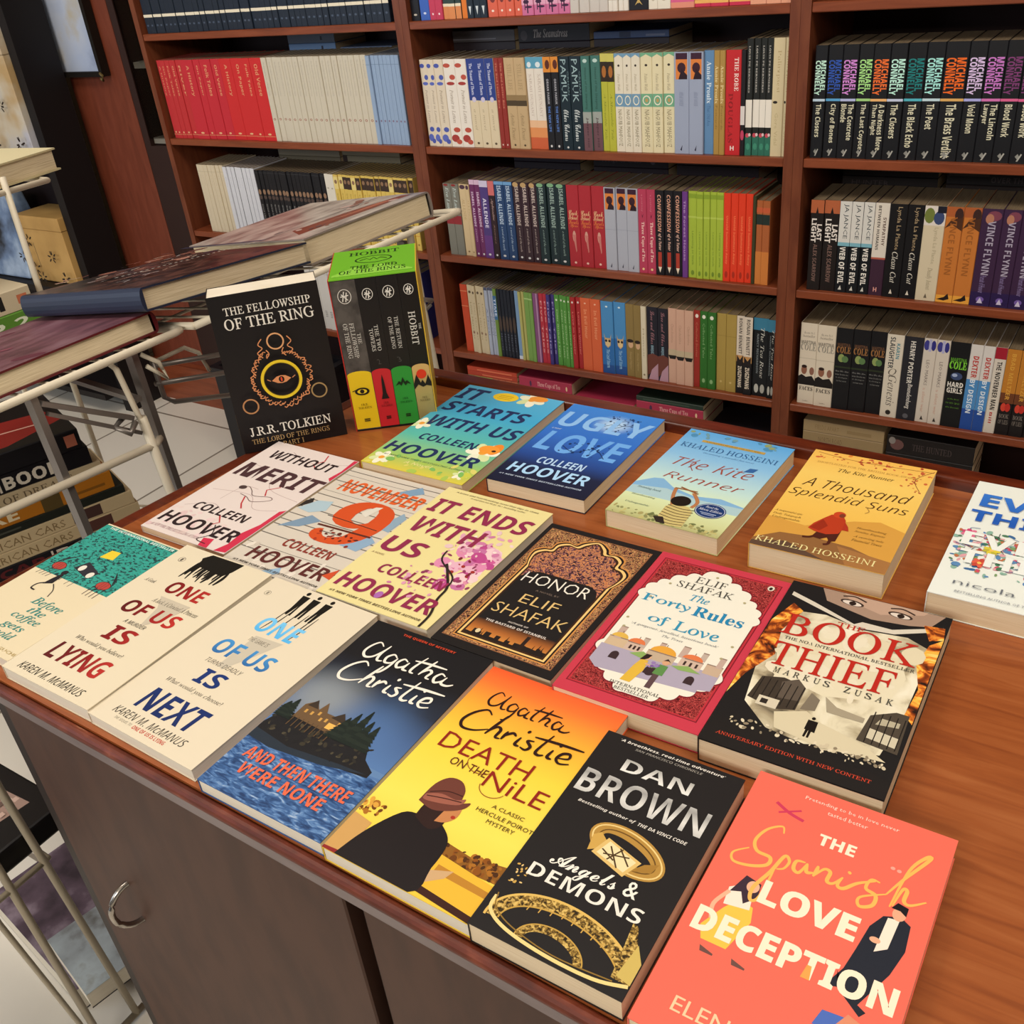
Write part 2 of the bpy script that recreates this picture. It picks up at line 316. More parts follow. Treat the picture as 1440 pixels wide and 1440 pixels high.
row('M1',-1451,'second row of the middle bookcase',[
 ('cream paperback with blue flowers',[21,19,25],180,'d9ccb6',fl('4a58a8','5a68b8')),
 ('white paperback with red blossom',[31,30],180,'e4ddd2',fl('b8503f','a33a34')),
 ('paperback with navy top and cream foot',[24,24,23],180,'d6c7a8',[B(.54,1,'2c3f86'),E_(.5,.55,.22,.03,'c8c0d8'),T('The Tenant of Thorn','s',.95,.6,'d0d4ec',.3,.62),E_(.5,.05,.14,.014,'5a4a38'),T('a novel','si',.44,.2,'a8987c',.35,.6)]),
 ('slim brick-red paperback',[12,12],180,'8e2f28',[T('The Red Letter Box','b',.95,.45,'c87a60',.3,.65),E_(.5,.04,.15,.01,'d8c0b0')]),
 ('tan paperback with a dark band',[26,26],180,'bfa47c',[B(.48,.54,'4a3c28'),B(.54,.6,'8f7650'),T('STILL LIFE','su',.93,.65,'a08a62',.3,.7),T('Anita Desai','si',.4,.1,'8a7450',.3,.65),E_(.5,.04,.1,.012,'4a3c28')]),
 ('white paperback fading to an orange foot',[20,24],180,'e0d8cc',[B(.0,.13,'c8603a'),B(.13,.24,'dc9058'),B(.24,.32,'e4b890'),B(.88,1,'5a9cb8'),E_(.45,.92,.25,.03,'d8e4e8'),T('SARAH DUNANT','su',.82,.36,'c0b0a4',.35,.65)]),
 ('black paperback with an orange top',[18,18],180,'17171c',[B(.84,1,'d98a34'),E_(.6,.92,.3,.05,'5a2818'),T('ORHAN PAMUK','b',.77,.5,'a8a8b0',.35,.65),T('THE NEW LIFE','b',.48,.2,'5a80c8',.35,.65),E_(.5,.04,.14,.014,'d0d0d0')]),
 ('dark teal paperback with large pale capitals',[25,27],180,'15262f',[T('PAMUK','r',.97,.52,'9ab4b8',.2,.7),T('Other Colours','x',.44,.1,'d8e0e0',.25,.75),E_(.5,.03,.1,.012,'d0d0d0'),T('ORHAN','r',.85,.6,'6a8488',.78,.95)]),
 ('green paperback with a mauve lower half',[20,22],180,'3f6f66',[B(0,.3,'6b4b52'),B(.3,.42,'9aa09a'),E_(.5,.95,.25,.02,'b8d0c8'),T('House of the Sleeping','b',.88,.45,'2c5048',.35,.65),T('Jasper Hill','b',.36,.04,'4a3238',.35,.65)]),
 ('lime paperback with a dark fiery top',[16,16],183,'b4b43c',[B(.72,.92,'2f2216'),E_(.5,.82,.3,.06,'a8682c'),B(.92,1,'c8c060'),T('A Moveable Tale','si',.6,.12,'7c8428',.35,.65)]),
 ('cream paperback with a blue band',[20,18,19],183,'ded6c2',maf('6f97b4','7a9ab0')),
 ('cream paperback with a green band',[25,22,24],183,'ddd3ae',maf('6fa886','b89a60')),
 ('grey-blue paperback with a small orange picture',[31,29],183,'99a3ba',[('f',.12,.74,.88,.99,'d87f3c'),('f',.12,.93,.88,.99,'3a1c30'),E_(.5,.85,.28,.05,'3a1c28'),('p',[(.3,.74),(.5,.84),(.88,.78),(.88,.74)],'2a1620'),T('AHDAF SOUEIF','su',.62,.48,'7d86a0',.35,.62),('p',[(.4,.04),(.55,.09),(.5,.03)],'2a2a40')]),
 ('mid-blue paperback with cream lettering',[20],184,'5f87b0',[T('Annie Proulx','s',.9,.5,'d8e4ec',.25,.72),T('That Old Ace','r',.48,.28,'3f6088',.3,.65)]),
 ('slim ochre paperback',[12,11],184,'a98746',[T('Annie Proulx','s',.86,.5,'e0cc98',.2,.75),T('Postcards','r',.48,.25,'7c6030',.3,.65)]),
 ('broad red paperback with white capitals',[31],184,'c0272d',[T('THE ROBE','s',.93,.62,'f0d8d0',.55,.82),T('DOUGLAS','s',.6,.12,'8f1a20',.2,.5),('h','H','b',.045,.09,.35,.6,'f0e0d8')]),
 ('very slim black and pink paperback',[9],184,'1c181c',[B(.3,.48,'d8d0cc'),E_(.5,.2,.4,.05,'c04060')]),
 ('tall black, white and green paperback',[13,13,12,12],202,'1f211f',blk),
 ('tall cream paperback beside the post',[22,8.5],202,'cfc09a',[T('Palimpsest','su',.9,.55,'b09c70',.3,.7),E_(.3,.47,.2,.012,'2a2420'),T('Gore Vidal','r',.38,.1,'b8a880',.3,.6)])])
CON=[('The Closers','c4ecd8','bcd0e0'),('City of Bones','2f55b0','58a0d0'),('The Concrete|Blonde','d48ad8','b0b8e0'),('The Last Coyote','a8e08a','a0d080'),('A Darkness More|Than Night','f07030','e8b070'),('The Closers','c0f0e0','c0c8e0'),('The Black Echo','1c7c7c','50b0c0'),('The Poet','a8e8e0','c0d8e0'),('The Brass Verdict','f06a20','d8a860'),('Void Moon','d8c0e8','a8a8e0'),('The Lincoln|Lawyer','c878c8','d070b0'),('Blood Work','7a3a70','d86090'),('Blood Work','7a3a70','d86090'),('The Narrows','8a4a80','c86090')]
def con(j):
    t,c,d=CON[j];o=[T('MICHAEL','b12',.87,.60,c,.52,.92),T('CONNELLY','b12',.87,.57,c,.08,.5),B(.515,.537,d)]
    L=t.split('|')
    for k,s in enumerate(L):
        x0=(.56,.1)[k] if len(L)>1 else .3;o.append(T(s,'b',.49,.49-.027*len(s),'d8d4b8',x0,x0+(.36 if len(L)>1 else .44)))
    return o+[('p',[(.3,.06),(.45,.085),(.6,.05),(.5,.03)],'8a8a84'),('p',[(.4,.02),(.62,.085),(.7,.08),(.5,.02)],'a8a8a0')]
row('R1',-578,'second row of the right bookcase',[(('black thriller with %s lettering'%c),[wd],188,'15161a',con(j)) for j,(wd,c) in enumerate(zip([22,26,27,25,28,27,30,29,37,27,29,27,27,25],['pale mint','royal blue','mauve','light green','orange','minty white','teal','pale turquoise','bright orange','lilac','violet','plum','dim plum','dusky violet']))])
# third row
row('L2',-2260,'third row of the left bookcase',[
 ('cream paperback',[14.2]*7,181,'cdbfa4',[B(.9,.905,'b0a488'),T('poems','r',.85,.7,'b8aa90',.4,.6)]),
 ('bluish white paperback',[15]*8,178,'cfd0d6',lambda j:[('f',.9,0,1,1,'30343c' if j in(2,4) else 'b8bac4'),T('plays','r',.85,.7,'b0b2be',.4,.6)]),
 ('black paperback with a small portrait',[14.2]*17,174,'17161a',[E_(.5,.68,.36,.04,'8f7058'),E_(.5,.6,.4,.03,'50403a'),T('Great Lives Series','b',.5,.1,'8c8a88',.35,.65),B(.96,.965,'404044')]),
 ('white paperback beside the yellow ones',[16,16],173,'d8d2c4',[E_(.5,.8,.2,.01,'a09888')]),
 ('yellow paperback with a dark picture',[14.6]*17,173,'d2b65c',lambda j:[B(.8,.97,'3a2a22' if j not in(0,1,4,12) else 'ddc980'),E_(.5,.9,.3,.03,'8a6a50'),T('Greek Drama in Verse','b',.74,.3,'a88a3a',.35,.65),E_(.5,.08,.18,.014,'8a6c2a'),B(.2,.21,'c88a3a')])])
ia=lambda c:[T('ISABEL ALLENDE','b',.95,.46,c,.3,.72),T('a novel of the south','si',.43,.12,c,.35,.65),E_(.5,.05,.16,.014,'d8d8d8')]
row('M2',-1430,'third row of the middle bookcase',[
 ('grey paperback with a red stripe',[22,22],166,'77766c',[B(.44,.56,'8a2a30'),T('Eva Luna','sb',.95,.6,'b8c4c0',.3,.7),('p',[(.2,.66),(.8,.56),(.6,.62)],'17171a'),E_(.4,.98,.3,.015,'8a2a28')]),
 ('cream paperback',[20,10],166,'cbb48c',[T('ALLENDE','su',.8,.5,'a88c5c',.3,.65),E_(.5,.96,.4,.03,'4a3040'),E_(.5,.06,.15,.012,'7a6040')]),
 ('slim plum paperback',[14,16],177,'6a2c5c',[B(.94,1,'d0b0c8'),T('ISABEL ALLENDE','b',.85,.4,'d8c0d8',.3,.7),T('zorro','si',.38,.2,'c8a0c0',.35,.6),E_(.5,.04,.16,.014,'d8d8d8')]),
 ('violet paperback',[23],177,'4c3a78',[B(.92,1,'c8c0d8'),B(0,.3,'643a80'),T('ALLENDE','b',.78,.4,'d8d4e8',.3,.7),E_(.5,.05,.16,.014,'d8d8d8')]),
 ('near-black paperback with a pink top',[17],177,'2c1a20',[B(.82,1,'c86a6a'),T('Aphrodite','si',.78,.5,'c8a8a0',.3,.7),T('Stories','si',.45,.2,'a08070',.4,.6),E_(.5,.05,.16,.014,'d8d8d8')]),
 ('dark blue paperback with silver capitals',[25,23],177,'24406a',ia('b8cce0')+[B(.96,1,'6a9ac8')]),
 ('dark brown paperback with silver capitals',[21,22,20],177,'35222a',ia('c8b8b0')+[E_(.4,.97,.35,.03,'b89868')]),
 ('dark green-black paperback with pale capitals',[24,25,25],177,'1b2c30',ia('9ab0a8')+[E_(.4,.98,.35,.025,'7aa880')]),
 ('crimson paperback with orange lettering',[30,30,31],177,'a82a34',[('h','Cook','x',.64,.7,.15,.85,'e8c090'),('h','School','x',.585,.645,.1,.9,'e8c090'),('h','Secrets','x',.53,.585,.12,.9,'e08040'),('h','Spice','x',.48,.53,.2,.85,'e08040'),E_(.5,.38,.14,.07,'d09a8a'),('p',[(.38,.4),(.62,.4),(.66,.2),(.6,.18)],'c87a72'),E_(.5,.05,.1,.014,'e8c0b0')]),
 ('pale grey paperback with a small orange picture',[27,26,26],176,'a9adba',[('f',.12,.74,.88,.99,'d87f3c'),('f',.12,.93,.88,.99,'3a1c30'),E_(.5,.85,.28,.05,'3a1c28'),('p',[(.3,.74),(.5,.84),(.88,.78),(.88,.74)],'2a1620'),B(.5,.503,'888ca0'),('p',[(.4,.04),(.55,.09),(.5,.03)],'2a2a40')]),
 ('raspberry paperback with cream script',[20,20],176,'b23c58',[T('Three Cups of Tea','s',.62,.14,'f0d0c4',.3,.72),('p',[(.4,.72),(.5,.66),(.65,.72),(.5,.69)],'5a1830'),E_(.5,.05,.14,.015,'e8c890'),T('a journey','r',.94,.74,'d07888',.35,.6)]),
 ('black paperback with a red pencil shape',[20,20,20],176,'17151a',[('f',.3,.1,.7,.28,'a83a2c'),('p',[(.3,.1),(.5,.03),(.7,.1)],'e8d8c0'),T('CONFESSION','bi',.95,.52,'d8a088',.3,.7),T('of a Tutor','bi',.5,.3,'e0b8a8',.3,.7)]),
 ('slim purple paperback',[12],176,'6a3a86',[T('The Forest House','b',.9,.2,'b090c0',.3,.7)]),
 ('lime-green paperback',[19,14,14,14,15],177,'a2b83e',[B(.92,.97,'86a030'),B(.7,.72,'b4c858'),T('Learning to Walk','b',.55,.15,'7c9430',.35,.65),E_(.5,.06,.2,.03,'6f8a2c')]),
 ('orange-red paperback with a glossy spine',[15,15,15,15],177,'dd3c22',[T('Untold Summers Away','b',.75,.2,'f07a50',.3,.7),E_(.5,.08,.2,.04,'a82c1c')]),
 ('very slim dark green paperback',[7],174,'3a3c24',[]),
 ('brown paperback with a dark green band',[13,15],166,'a85e34',[B(.72,.84,'22302c'),B(.86,.92,'c05a38'),B(0,.4,'c87a3a')])])
row('R2',-569,'third row of the right bookcase',[
 ('black thriller with a burnt orange top',[25,29],173,'1d1716',[B(.86,1,'b0603c'),('p',[(.1,.86),(.4,.86),(.5,.93),(.6,.86),(.9,.86),(.9,.83),(.1,.83)],'1d1716'),T('LAST','b10',.74,.56,'e8e0d8',.55,.92),T('LIGHT','b10',.8,.54,'e8e0d8',.12,.5),T('ALEX SCARROW','b',.52,.1,'7a6058',.35,.65)]),
 ('white-topped thriller with black lower half',[22,21,20],173,'14171c',[B(.56,1,'d4d2cc'),B(.52,.56,'7ab0c0'),T('JA JANCE','r',.97,.6,'40484c',.3,.75),T('WEB OF EVIL','b8',.51,.1,'e8e4dc',.22,.72),('p',[(.3,.03),(.5,.08),(.6,.03)],'d0d0c8')]),
 ('white and plum paperback',[26],173,'3c2436',[B(.4,1,'d8d0c4'),T('SYMPATHY','b',.85,.55,'5a4038',.6,.82),T('BETWEEN HUMANS','b',.97,.5,'38302c',.22,.42),B(.4,.42,'b05a48'),('h','H','b',.04,.09,.35,.6,'d89a90')]),
 ('black thriller with cream handwriting',[31,29],173,'151416',[T('Lynda La Plante','r',.97,.52,'b09a78',.4,.72),T('Clean Cut','si',.5,.16,'d8d4c8',.38,.72),('p',[(.4,.04),(.5,.09),(.6,.04)],'d8d0c0')]),
 ('cream thriller with an eye at the top',[36],173,'cfc2a6',[B(.8,1,'d8d0c8'),E_(.25,.9,.25,.08,'6f7a3a'),E_(.7,.88,.25,.07,'3a4870'),('f',.6,.93,1,1,'1c1c28'),T('Lynda La Plante','r',.78,.4,'b0a488',.5,.75),T('Deadly Intent','si',.36,.12,'9a8e74',.4,.7),('p',[(.42,.03),(.5,.08),(.58,.03)],'6a6050')]),
 ('orange thriller with a dusk skyline',[29,29],173,'c07434',[B(.9,1,'a85a30'),E_(.75,.92,.25,.07,'3a2420'),('p',[(0,.78),(.4,.82),(1,.76),(1,.9),(.3,.86)],'4a2c1c'),B(0,.08,'e0a040'),('p',[(.05,.03),(.5,.06),(.7,.1),(.8,.04),(.5,.02)],'241a1a'),T('VINCE FLYNN','b',.9,.3,'9c5c28',.3,.68)]),
 ('purple thriller with silver capitals',[34,30,31,29],173,'3a2440',[E_(.6,.93,.35,.05,'7a4050'),E_(.4,.9,.2,.05,'b07860'),B(0,.15,'2a1c48'),T('VINCE FLYNN','b',.88,.33,'a8a0b4',.35,.72),T('Pursuit of Honour','r',.32,.14,'9080b0',.35,.65),E_(.5,.07,.2,.03,'7058a0'),('p',[(.35,.03),(.5,.09),(.65,.03)],'c8c0d8')])])
# fourth row
row('L3',-1935,'fourth row of the left bookcase',[('white paperback with grey rings',[21]*8,174,'cdc9c2',[T('illi','b',.3,.2,'908a88',.3,.7),B(.9,.905,'a8a4a0')]),
 ('dark paperback',[16]*6,172,'2a2a34',[T('Essays','b',.8,.4,'70707c',.35,.65)]),('teal paperback',[14]*3,172,'33626c',[]),('blue-violet paperback',[24,26,24],178,'3c3f8c',[B(.1,.12,'7a80c0'),T('Atlas','b',.8,.4,'6a70b4',.35,.65)])])
row('M3',-1419,'fourth row of the middle bookcase',[
 ('orange-red paperback',[21],173,'bf4526',[B(.9,.91,'d88a60'),B(.68,.69,'d88a60')]),
 ('slim cream paperback with tiny lettering',[15,10,13,13],173,'cbbb9a',[T('Little Histories','r',.75,.2,'94805c',.35,.65),E_(.5,.9,.25,.02,'5a4838'),E_(.5,.3,.2,.02,'8a6a58')]),
 ('bluish-white slim paperback',[10,8,8],172,'aab2c4',[B(.96,1,'4a5068'),T('A Novel','r',.7,.3,'6a7490',.3,.7)]),
 ('slim green paperback with a blue label',[10],172,'6d8a3e',[B(.55,.9,'3a6a9a'),T('TIME','b',.86,.6,'d0dcf0',.2,.8)]),
 ('slim black-blue paperback',[10,10,10,10,10],172,'171c28',[E_(.5,.5,.4,.12,'4a3c34'),T('Heroes','r',.35,.1,'6a7080',.3,.7)]),
 ('light blue slim paperback',[12],172,'7c9cc0',[B(.0,.05,'d8e0e8')]),
 ('thin lime and cream paperback',[8,8],172,'b4b06a',[]),
 ('grass-green slim paperback',[14,10],172,'78a052',[B(.9,.92,'a8c880')]),
 ('mauve slim paperback',[16],172,'84507c',[('f',.6,0,.8,1,'b890b0')]),
 ('cherry-red slim paperback',[12,10],173,'b53040',[T('Five Tales','b',.9,.15,'e0a0a0',.3,.7)]),
 ('indigo slim paperback',[10,10],173,'40367a',[T('Five Tales','b',.9,.15,'a8a0d0',.3,.7)]),
 ('green paperback with white lettering',[13,11,11,9],174,'559440',[E_(.5,.93,.2,.015,'e0e8d0'),T('Cider Orchard Tales','b',.8,.12,'b0d498',.35,.65)]),
 ('red slim paperback with a white dot',[13,13],174,'a8282c',[E_(.5,.93,.2,.015,'e8d8d0'),T('Love in Winter','b',.8,.2,'d87a70',.35,.65)]),
 ('salmon-orange paperback',[26,26],175,'d5633c',[T('In Evil Hour','b',.85,.45,'e89a70',.35,.65),E_(.5,.93,.1,.01,'f0c0a0')]),
 ('sky-blue paperback with a horned owl face',[31,30],173,'4a8cc4',[B(0,.5,'2f6cae'),B(0,.12,'244f90'),('p',[(.2,.56),(.3,.5),(.7,.5),(.8,.56),(.72,.4),(.5,.36),(.28,.4)],'c8a878'),E_(.5,.43,.2,.05,'e0c490'),E_(.36,.46,.1,.018,'30221c'),E_(.64,.46,.1,.018,'30221c'),T('The Leaf Storm','b',.34,.08,'98c4e4',.35,.65),E_(.5,.93,.1,.012,'d8ecf4')]),
 ('olive paperback with a tiny portrait',[21,18],172,'8a7444',[E_(.55,.45,.3,.05,'d0a884'),E_(.5,.5,.4,.025,'2c1e18'),T('Strange Pilgrims','si',.35,.1,'b8a070',.35,.65)]),
 ('ivory paperback',[13],172,'d6ccb2',[E_(.5,.06,.2,.015,'8a7c60'),T('Memoir','r',.7,.3,'a89a7c',.35,.65)]),
 ('black paperback with pink silk foot',[27,25],171,'1c1b26',[T('Love and Other','x',.95,.5,'a07078',.35,.7),T('MARQUEZ','b',.48,.36,'90b0c0',.3,.6),('p',[(0,.34),(.5,.37),(1,.34),(1,.2),(0,.05)],'6a3a30'),('p',[(.1,0),(.4,.14),(1,.24),(1,0)],'b890a0')]),
 ('pale pink paperback with a black boat',[20,20,20],174,'cfa690',[('p',[(0,.38),(1,.38),(.85,.33),(.2,.33)],'1c1614'),B(.38,.46,'bfae90'),T('Clandestine','r',.8,.55,'b08a74',.35,.65)]),
 ('brick-red paperback with a white dot',[15],176,'9a2f26',[E_(.5,.93,.25,.025,'e8dcd0'),T('Collected Stories','r',.85,.4,'c87a60',.35,.65)]),
 ('deep green paperback with a white dot',[18,19],176,'2f6a28',[E_(.5,.93,.22,.025,'e8e8d8'),E_(.5,.1,.2,.03,'88b078'),T('Collected Tales','r',.85,.4,'88b078',.35,.65)]),
 ('khaki paperback',[22,23],175,'a88f4a',[B(.72,.725,'8f783a'),E_(.5,.12,.12,.015,'c8b070')]),
 ('white and black paperback with bold capitals',[17,19],175,'1a191c',[B(.5,1,'d8ccbc'),B(.42,.5,'c0905a'),('p',[(.1,.5),(.5,.44),(.9,.5),(.9,.38),(.1,.38)],'221c1c'),T('RONAN BENNETT','b',.97,.52,'3a3230',.3,.72),T('ZUGZWANG','b8',.36,.08,'e0d4c0',.25,.75)]),
 ('black paperback with white script',[33,18],175,'14171b',[B(.85,1,'3a7a98'),T('The Tea Rose','si',.88,.24,'c8c8c0',.5,.75),T('NANCY RICHARDSON','b',.8,.3,'80888c',.25,.38),E_(.3,.1,.15,.06,'b8b8b0'),E_(.7,.1,.15,.06,'a8a8a0')])])
face=[T('the new','r',.0,.0,'888')][:0]+[('h','the new No.1','si',.87,.9,.2,.8,'6a6054'),('h','bestseller','si',.83,.86,.15,.85,'6a6054'),('h','MARTINA','b',.75,.79,.08,.92,'6a655c'),('h','COLE','s',.67,.75,.06,.94,'8f8a80'),B(.57,.574,'a89c8c'),('p',[(0,.24),(0,.34),(.2,.37),(.45,.34),(.6,.35),(.8,.36),(1,.3),(1,.24)],'1c1818'),E_(.33,.43,.17,.06,'8a5c48'),E_(.78,.42,.14,.05,'8a6050'),E_(.33,.47,.16,.02,'2c1c18'),('h','FACES','s',.17,.22,.1,.9,'3c342e'),('h','headline','r',.03,.045,.35,.65,'8a8074')]
cole=[('h','MARTINA','b',.78,.82,.12,.88,'6a4a34'),('h','COLE','s5',.7,.78,.08,.92,'9a6c40'),E_(.4,.64,.2,.05,'8a9a5c'),E_(.62,.63,.2,.04,'5a7a4c'),B(.52,.54,'2c3424'),('h','the life she','r',.47,.49,.1,.9,'8a8a88'),('h','was born to','r',.43,.45,.1,.9,'8a8a88'),('h','is closing in','r',.39,.41,.15,.85,'8a8a88'),('h','on her now','r',.35,.37,.2,.8,'8a8a88')]
row('R3',-575,'fourth row of the right bookcase',[
 ('white paperback with two faces above block letters',[35,37],176,'d6cbb8',face),
 ('black paperback with bronze name and green scene',[33,33,31],175,'17171a',cole),
 ('white paperback with a flowing grey title',[32],174,'d4ccbc',[T('KARIN','b',.9,.72,'2f7f90',.6,.8),T('SLAUGHTER','b',.97,.6,'1c2a34',.2,.5),T('Genesis','si',.52,.14,'6a645c',.3,.8),('h','Q','si',.5,.6,.25,.75,'6a645c'),E_(.5,.06,.16,.03,'2a2624')]),
 ('charcoal paperback with tall white capitals',[35],174,'26262c',[T('HENRY PORTER','b5',.95,.45,'d8d4cc',.35,.62),T('Brandenburg','si5',.45,.14,'e8e4dc',.38,.7),E_(.5,.05,.15,.03,'5a5a60')]),
 ('white paperback with blue ink at the top',[24,24],174,'cdc4b8',[E_(.25,.92,.22,.06,'3c3c88'),E_(.75,.92,.18,.06,'30307c'),('f',.4,.85,.6,.99,'a8a8cc'),T('LEO MARKS','r',.75,.45,'7a706c',.35,.6),T('a silent war','r',.42,.12,'c8a090',.35,.6),('p',[(.4,.03),(.5,.08),(.65,.03)],'3a3430')]),
 ('black paperback with lime-green lettering',[35],174,'161719',[('h','MARTINA','b',.78,.82,.1,.9,'5a9a2c'),('h','COLE','s8',.69,.78,.06,.94,'7ac83c'),E_(.5,.61,.3,.045,'3a4a70'),E_(.4,.62,.14,.02,'a0b0d0'),('h','HARD','b8',.48,.54,.1,.9,'e0dcd4'),('h','GIRLS','b8',.41,.47,.1,.9,'e0dcd4'),('h','on the street','r',.33,.35,.2,.8,'5a8a34'),('h','no one cares','r',.28,.3,.15,.85,'5a8a34'),('h','who dies next','r',.23,.25,.15,.85,'5a8a34')]),
 ('white and blue paperback with red capitals',[22,20],173,'d0ccc8',[B(0,.6,'4a86c0'),B(0,.25,'244a98'),T('DEXTER','b8',.87,.62,'b83a34',.3,.75),T('BY DESIGN','b5',.6,.2,'d8e4f0',.3,.72)]),
 ('white paperback with a red top block',[20],173,'d0c8bc',[B(.87,1,'9c2030'),T('THE NOVEMBER MAN','b5',.84,.28,'24201e',.28,.72),T('Bill','b',.25,.12,'b03030',.35,.6)]),
 ('orange-topped black thriller',[24,24,22],172,'1b1718',[B(.5,1,'b8782c'),B(.38,.5,'6a3c24'),T('BRAD MELTZER','b',.95,.42,'d09a40',.35,.65),E_(.35,.33,.2,.05,'c84030'),E_(.65,.33,.2,.05,'b83028'),('h','BOOK','su',.2,.25,.15,.85,'8a8078'),('h','OF LIES','su',.13,.18,.15,.85,'8a8078')])])
# ---------------------------------------------------------------- books lying flat, in piles
def lying(x,y,z,w,d,h,base,ops,label,group=None,rot=0,pages=PAGE,name='paperback_book'):
    t=thing(name,label,'book',Matrix.Translation((x,y,z))@Matrix.Rotation(R(rot),4,'Z'),group);c=MB();mc=M(base) if isinstance(base,str) else base;e=.0012;th=.0008
    c.add([(0,e,0),(w,e,0),(w,0,e),(0,0,e),(0,0,h-e),(w,0,h-e),(w,e,h),(0,e,h)],[(0,1,2,3),(3,2,5,4),(4,5,6,7),(0,3,4,7),(1,6,5,2)],mc)
    c.box(0,e,0,w,d,th,mc);c.box(0,e,h-th,w,d,h,mc);a=Art(c,lambda X,Z,n:(X,-n,Z))
    for o in ops:
        if o[0]=='t':a.text(o[1],o[2],o[3]*w,o[5]*h,o[4]*w,o[6]*h,o[7],0,1)
        elif o[0]=='f':a.rect(o[1]*w,o[2]*h,o[3]*w,o[4]*h,o[5])
        elif o[0]=='e':a.ell(o[1]*w,o[2]*h,o[3]*w,o[4]*h,o[5],0,14)
    c.build('cover',t);MB().box(.0008,e+.0003,th+.0001,w-.0008,d-.001,h-th-.0001,pages).build('page_block',t);return t
def pile(x,zi,where,top,w,spec,y=1.992,d=.118):   # spec from the top down: (height mm, colour, ops, description)
    z=top
    for i,(h,c,o,de) in enumerate(spec):
        h/=1000;z-=h
        PB.append([lying(x,y,z+.0002,w,d,h-.0003,c,o,de+' '+where,None),0 if 'of lower pile' in de else w*h])
def fill(zb,top,c,used,de,h=26):
    n=max(0,int((top-zb)*1000-used)//h);r=((top-zb)*1000-used)/n if n else 0
    return [(r,c,[],'%s, %s of lower pile'%(de,ordn(i))) for i in range(n)]
z1,z2,z3,zb=.8596,.6108,.3644,.118
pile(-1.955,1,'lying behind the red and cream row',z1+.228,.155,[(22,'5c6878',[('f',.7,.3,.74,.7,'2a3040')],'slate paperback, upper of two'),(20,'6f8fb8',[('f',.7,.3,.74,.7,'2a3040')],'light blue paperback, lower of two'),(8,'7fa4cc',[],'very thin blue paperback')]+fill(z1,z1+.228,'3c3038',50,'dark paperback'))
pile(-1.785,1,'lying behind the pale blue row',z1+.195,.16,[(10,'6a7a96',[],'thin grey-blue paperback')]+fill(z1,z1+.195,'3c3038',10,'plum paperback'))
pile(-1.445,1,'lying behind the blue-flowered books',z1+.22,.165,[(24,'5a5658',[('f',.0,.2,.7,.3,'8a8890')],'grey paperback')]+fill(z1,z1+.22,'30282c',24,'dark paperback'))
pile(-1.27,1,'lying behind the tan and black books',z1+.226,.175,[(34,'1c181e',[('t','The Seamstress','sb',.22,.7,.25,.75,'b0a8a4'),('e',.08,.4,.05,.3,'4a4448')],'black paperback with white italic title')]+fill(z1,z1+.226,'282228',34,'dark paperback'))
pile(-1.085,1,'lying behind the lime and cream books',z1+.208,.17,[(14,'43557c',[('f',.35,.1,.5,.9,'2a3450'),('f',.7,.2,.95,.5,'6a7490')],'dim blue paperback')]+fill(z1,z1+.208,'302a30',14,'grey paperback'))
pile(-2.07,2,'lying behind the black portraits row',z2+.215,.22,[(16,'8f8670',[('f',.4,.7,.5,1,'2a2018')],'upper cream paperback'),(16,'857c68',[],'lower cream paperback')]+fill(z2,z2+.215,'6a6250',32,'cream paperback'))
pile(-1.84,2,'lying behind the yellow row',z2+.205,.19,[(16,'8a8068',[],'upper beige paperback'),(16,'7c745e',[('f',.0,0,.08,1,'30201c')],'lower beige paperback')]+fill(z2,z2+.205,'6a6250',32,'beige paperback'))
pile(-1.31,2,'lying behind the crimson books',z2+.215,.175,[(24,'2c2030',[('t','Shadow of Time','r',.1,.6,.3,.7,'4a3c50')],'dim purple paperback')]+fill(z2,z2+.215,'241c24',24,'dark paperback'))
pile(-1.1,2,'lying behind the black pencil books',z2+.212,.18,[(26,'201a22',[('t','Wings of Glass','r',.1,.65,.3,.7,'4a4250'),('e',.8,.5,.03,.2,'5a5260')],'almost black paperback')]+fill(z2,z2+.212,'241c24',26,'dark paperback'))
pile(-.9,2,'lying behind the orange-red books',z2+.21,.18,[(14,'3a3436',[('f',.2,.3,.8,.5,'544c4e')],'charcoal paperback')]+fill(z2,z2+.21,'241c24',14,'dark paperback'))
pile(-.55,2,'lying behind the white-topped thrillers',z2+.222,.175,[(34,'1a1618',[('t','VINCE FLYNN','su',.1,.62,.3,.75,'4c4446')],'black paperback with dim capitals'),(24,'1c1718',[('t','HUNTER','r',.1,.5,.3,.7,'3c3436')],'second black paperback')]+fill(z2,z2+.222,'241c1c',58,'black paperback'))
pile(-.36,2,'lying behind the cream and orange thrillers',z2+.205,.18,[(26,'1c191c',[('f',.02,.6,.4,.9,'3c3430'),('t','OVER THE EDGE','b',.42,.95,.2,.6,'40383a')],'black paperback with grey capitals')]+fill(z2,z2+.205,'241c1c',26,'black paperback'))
TC=lambda a:[('t','Three Cups of Tea','s',.35,.78,.25,.75,'e0a8a4'),('e',.9,.5,.015,.2,'e8c8a0'),('f',0,.05,.3,.12,'d07888'),('e',.22,.5,.02,.25,'4a2848')]
def spile(x,wd,top,spec,where,y=1.868):pile(x,4,where,top,wd,spec,y,.122)
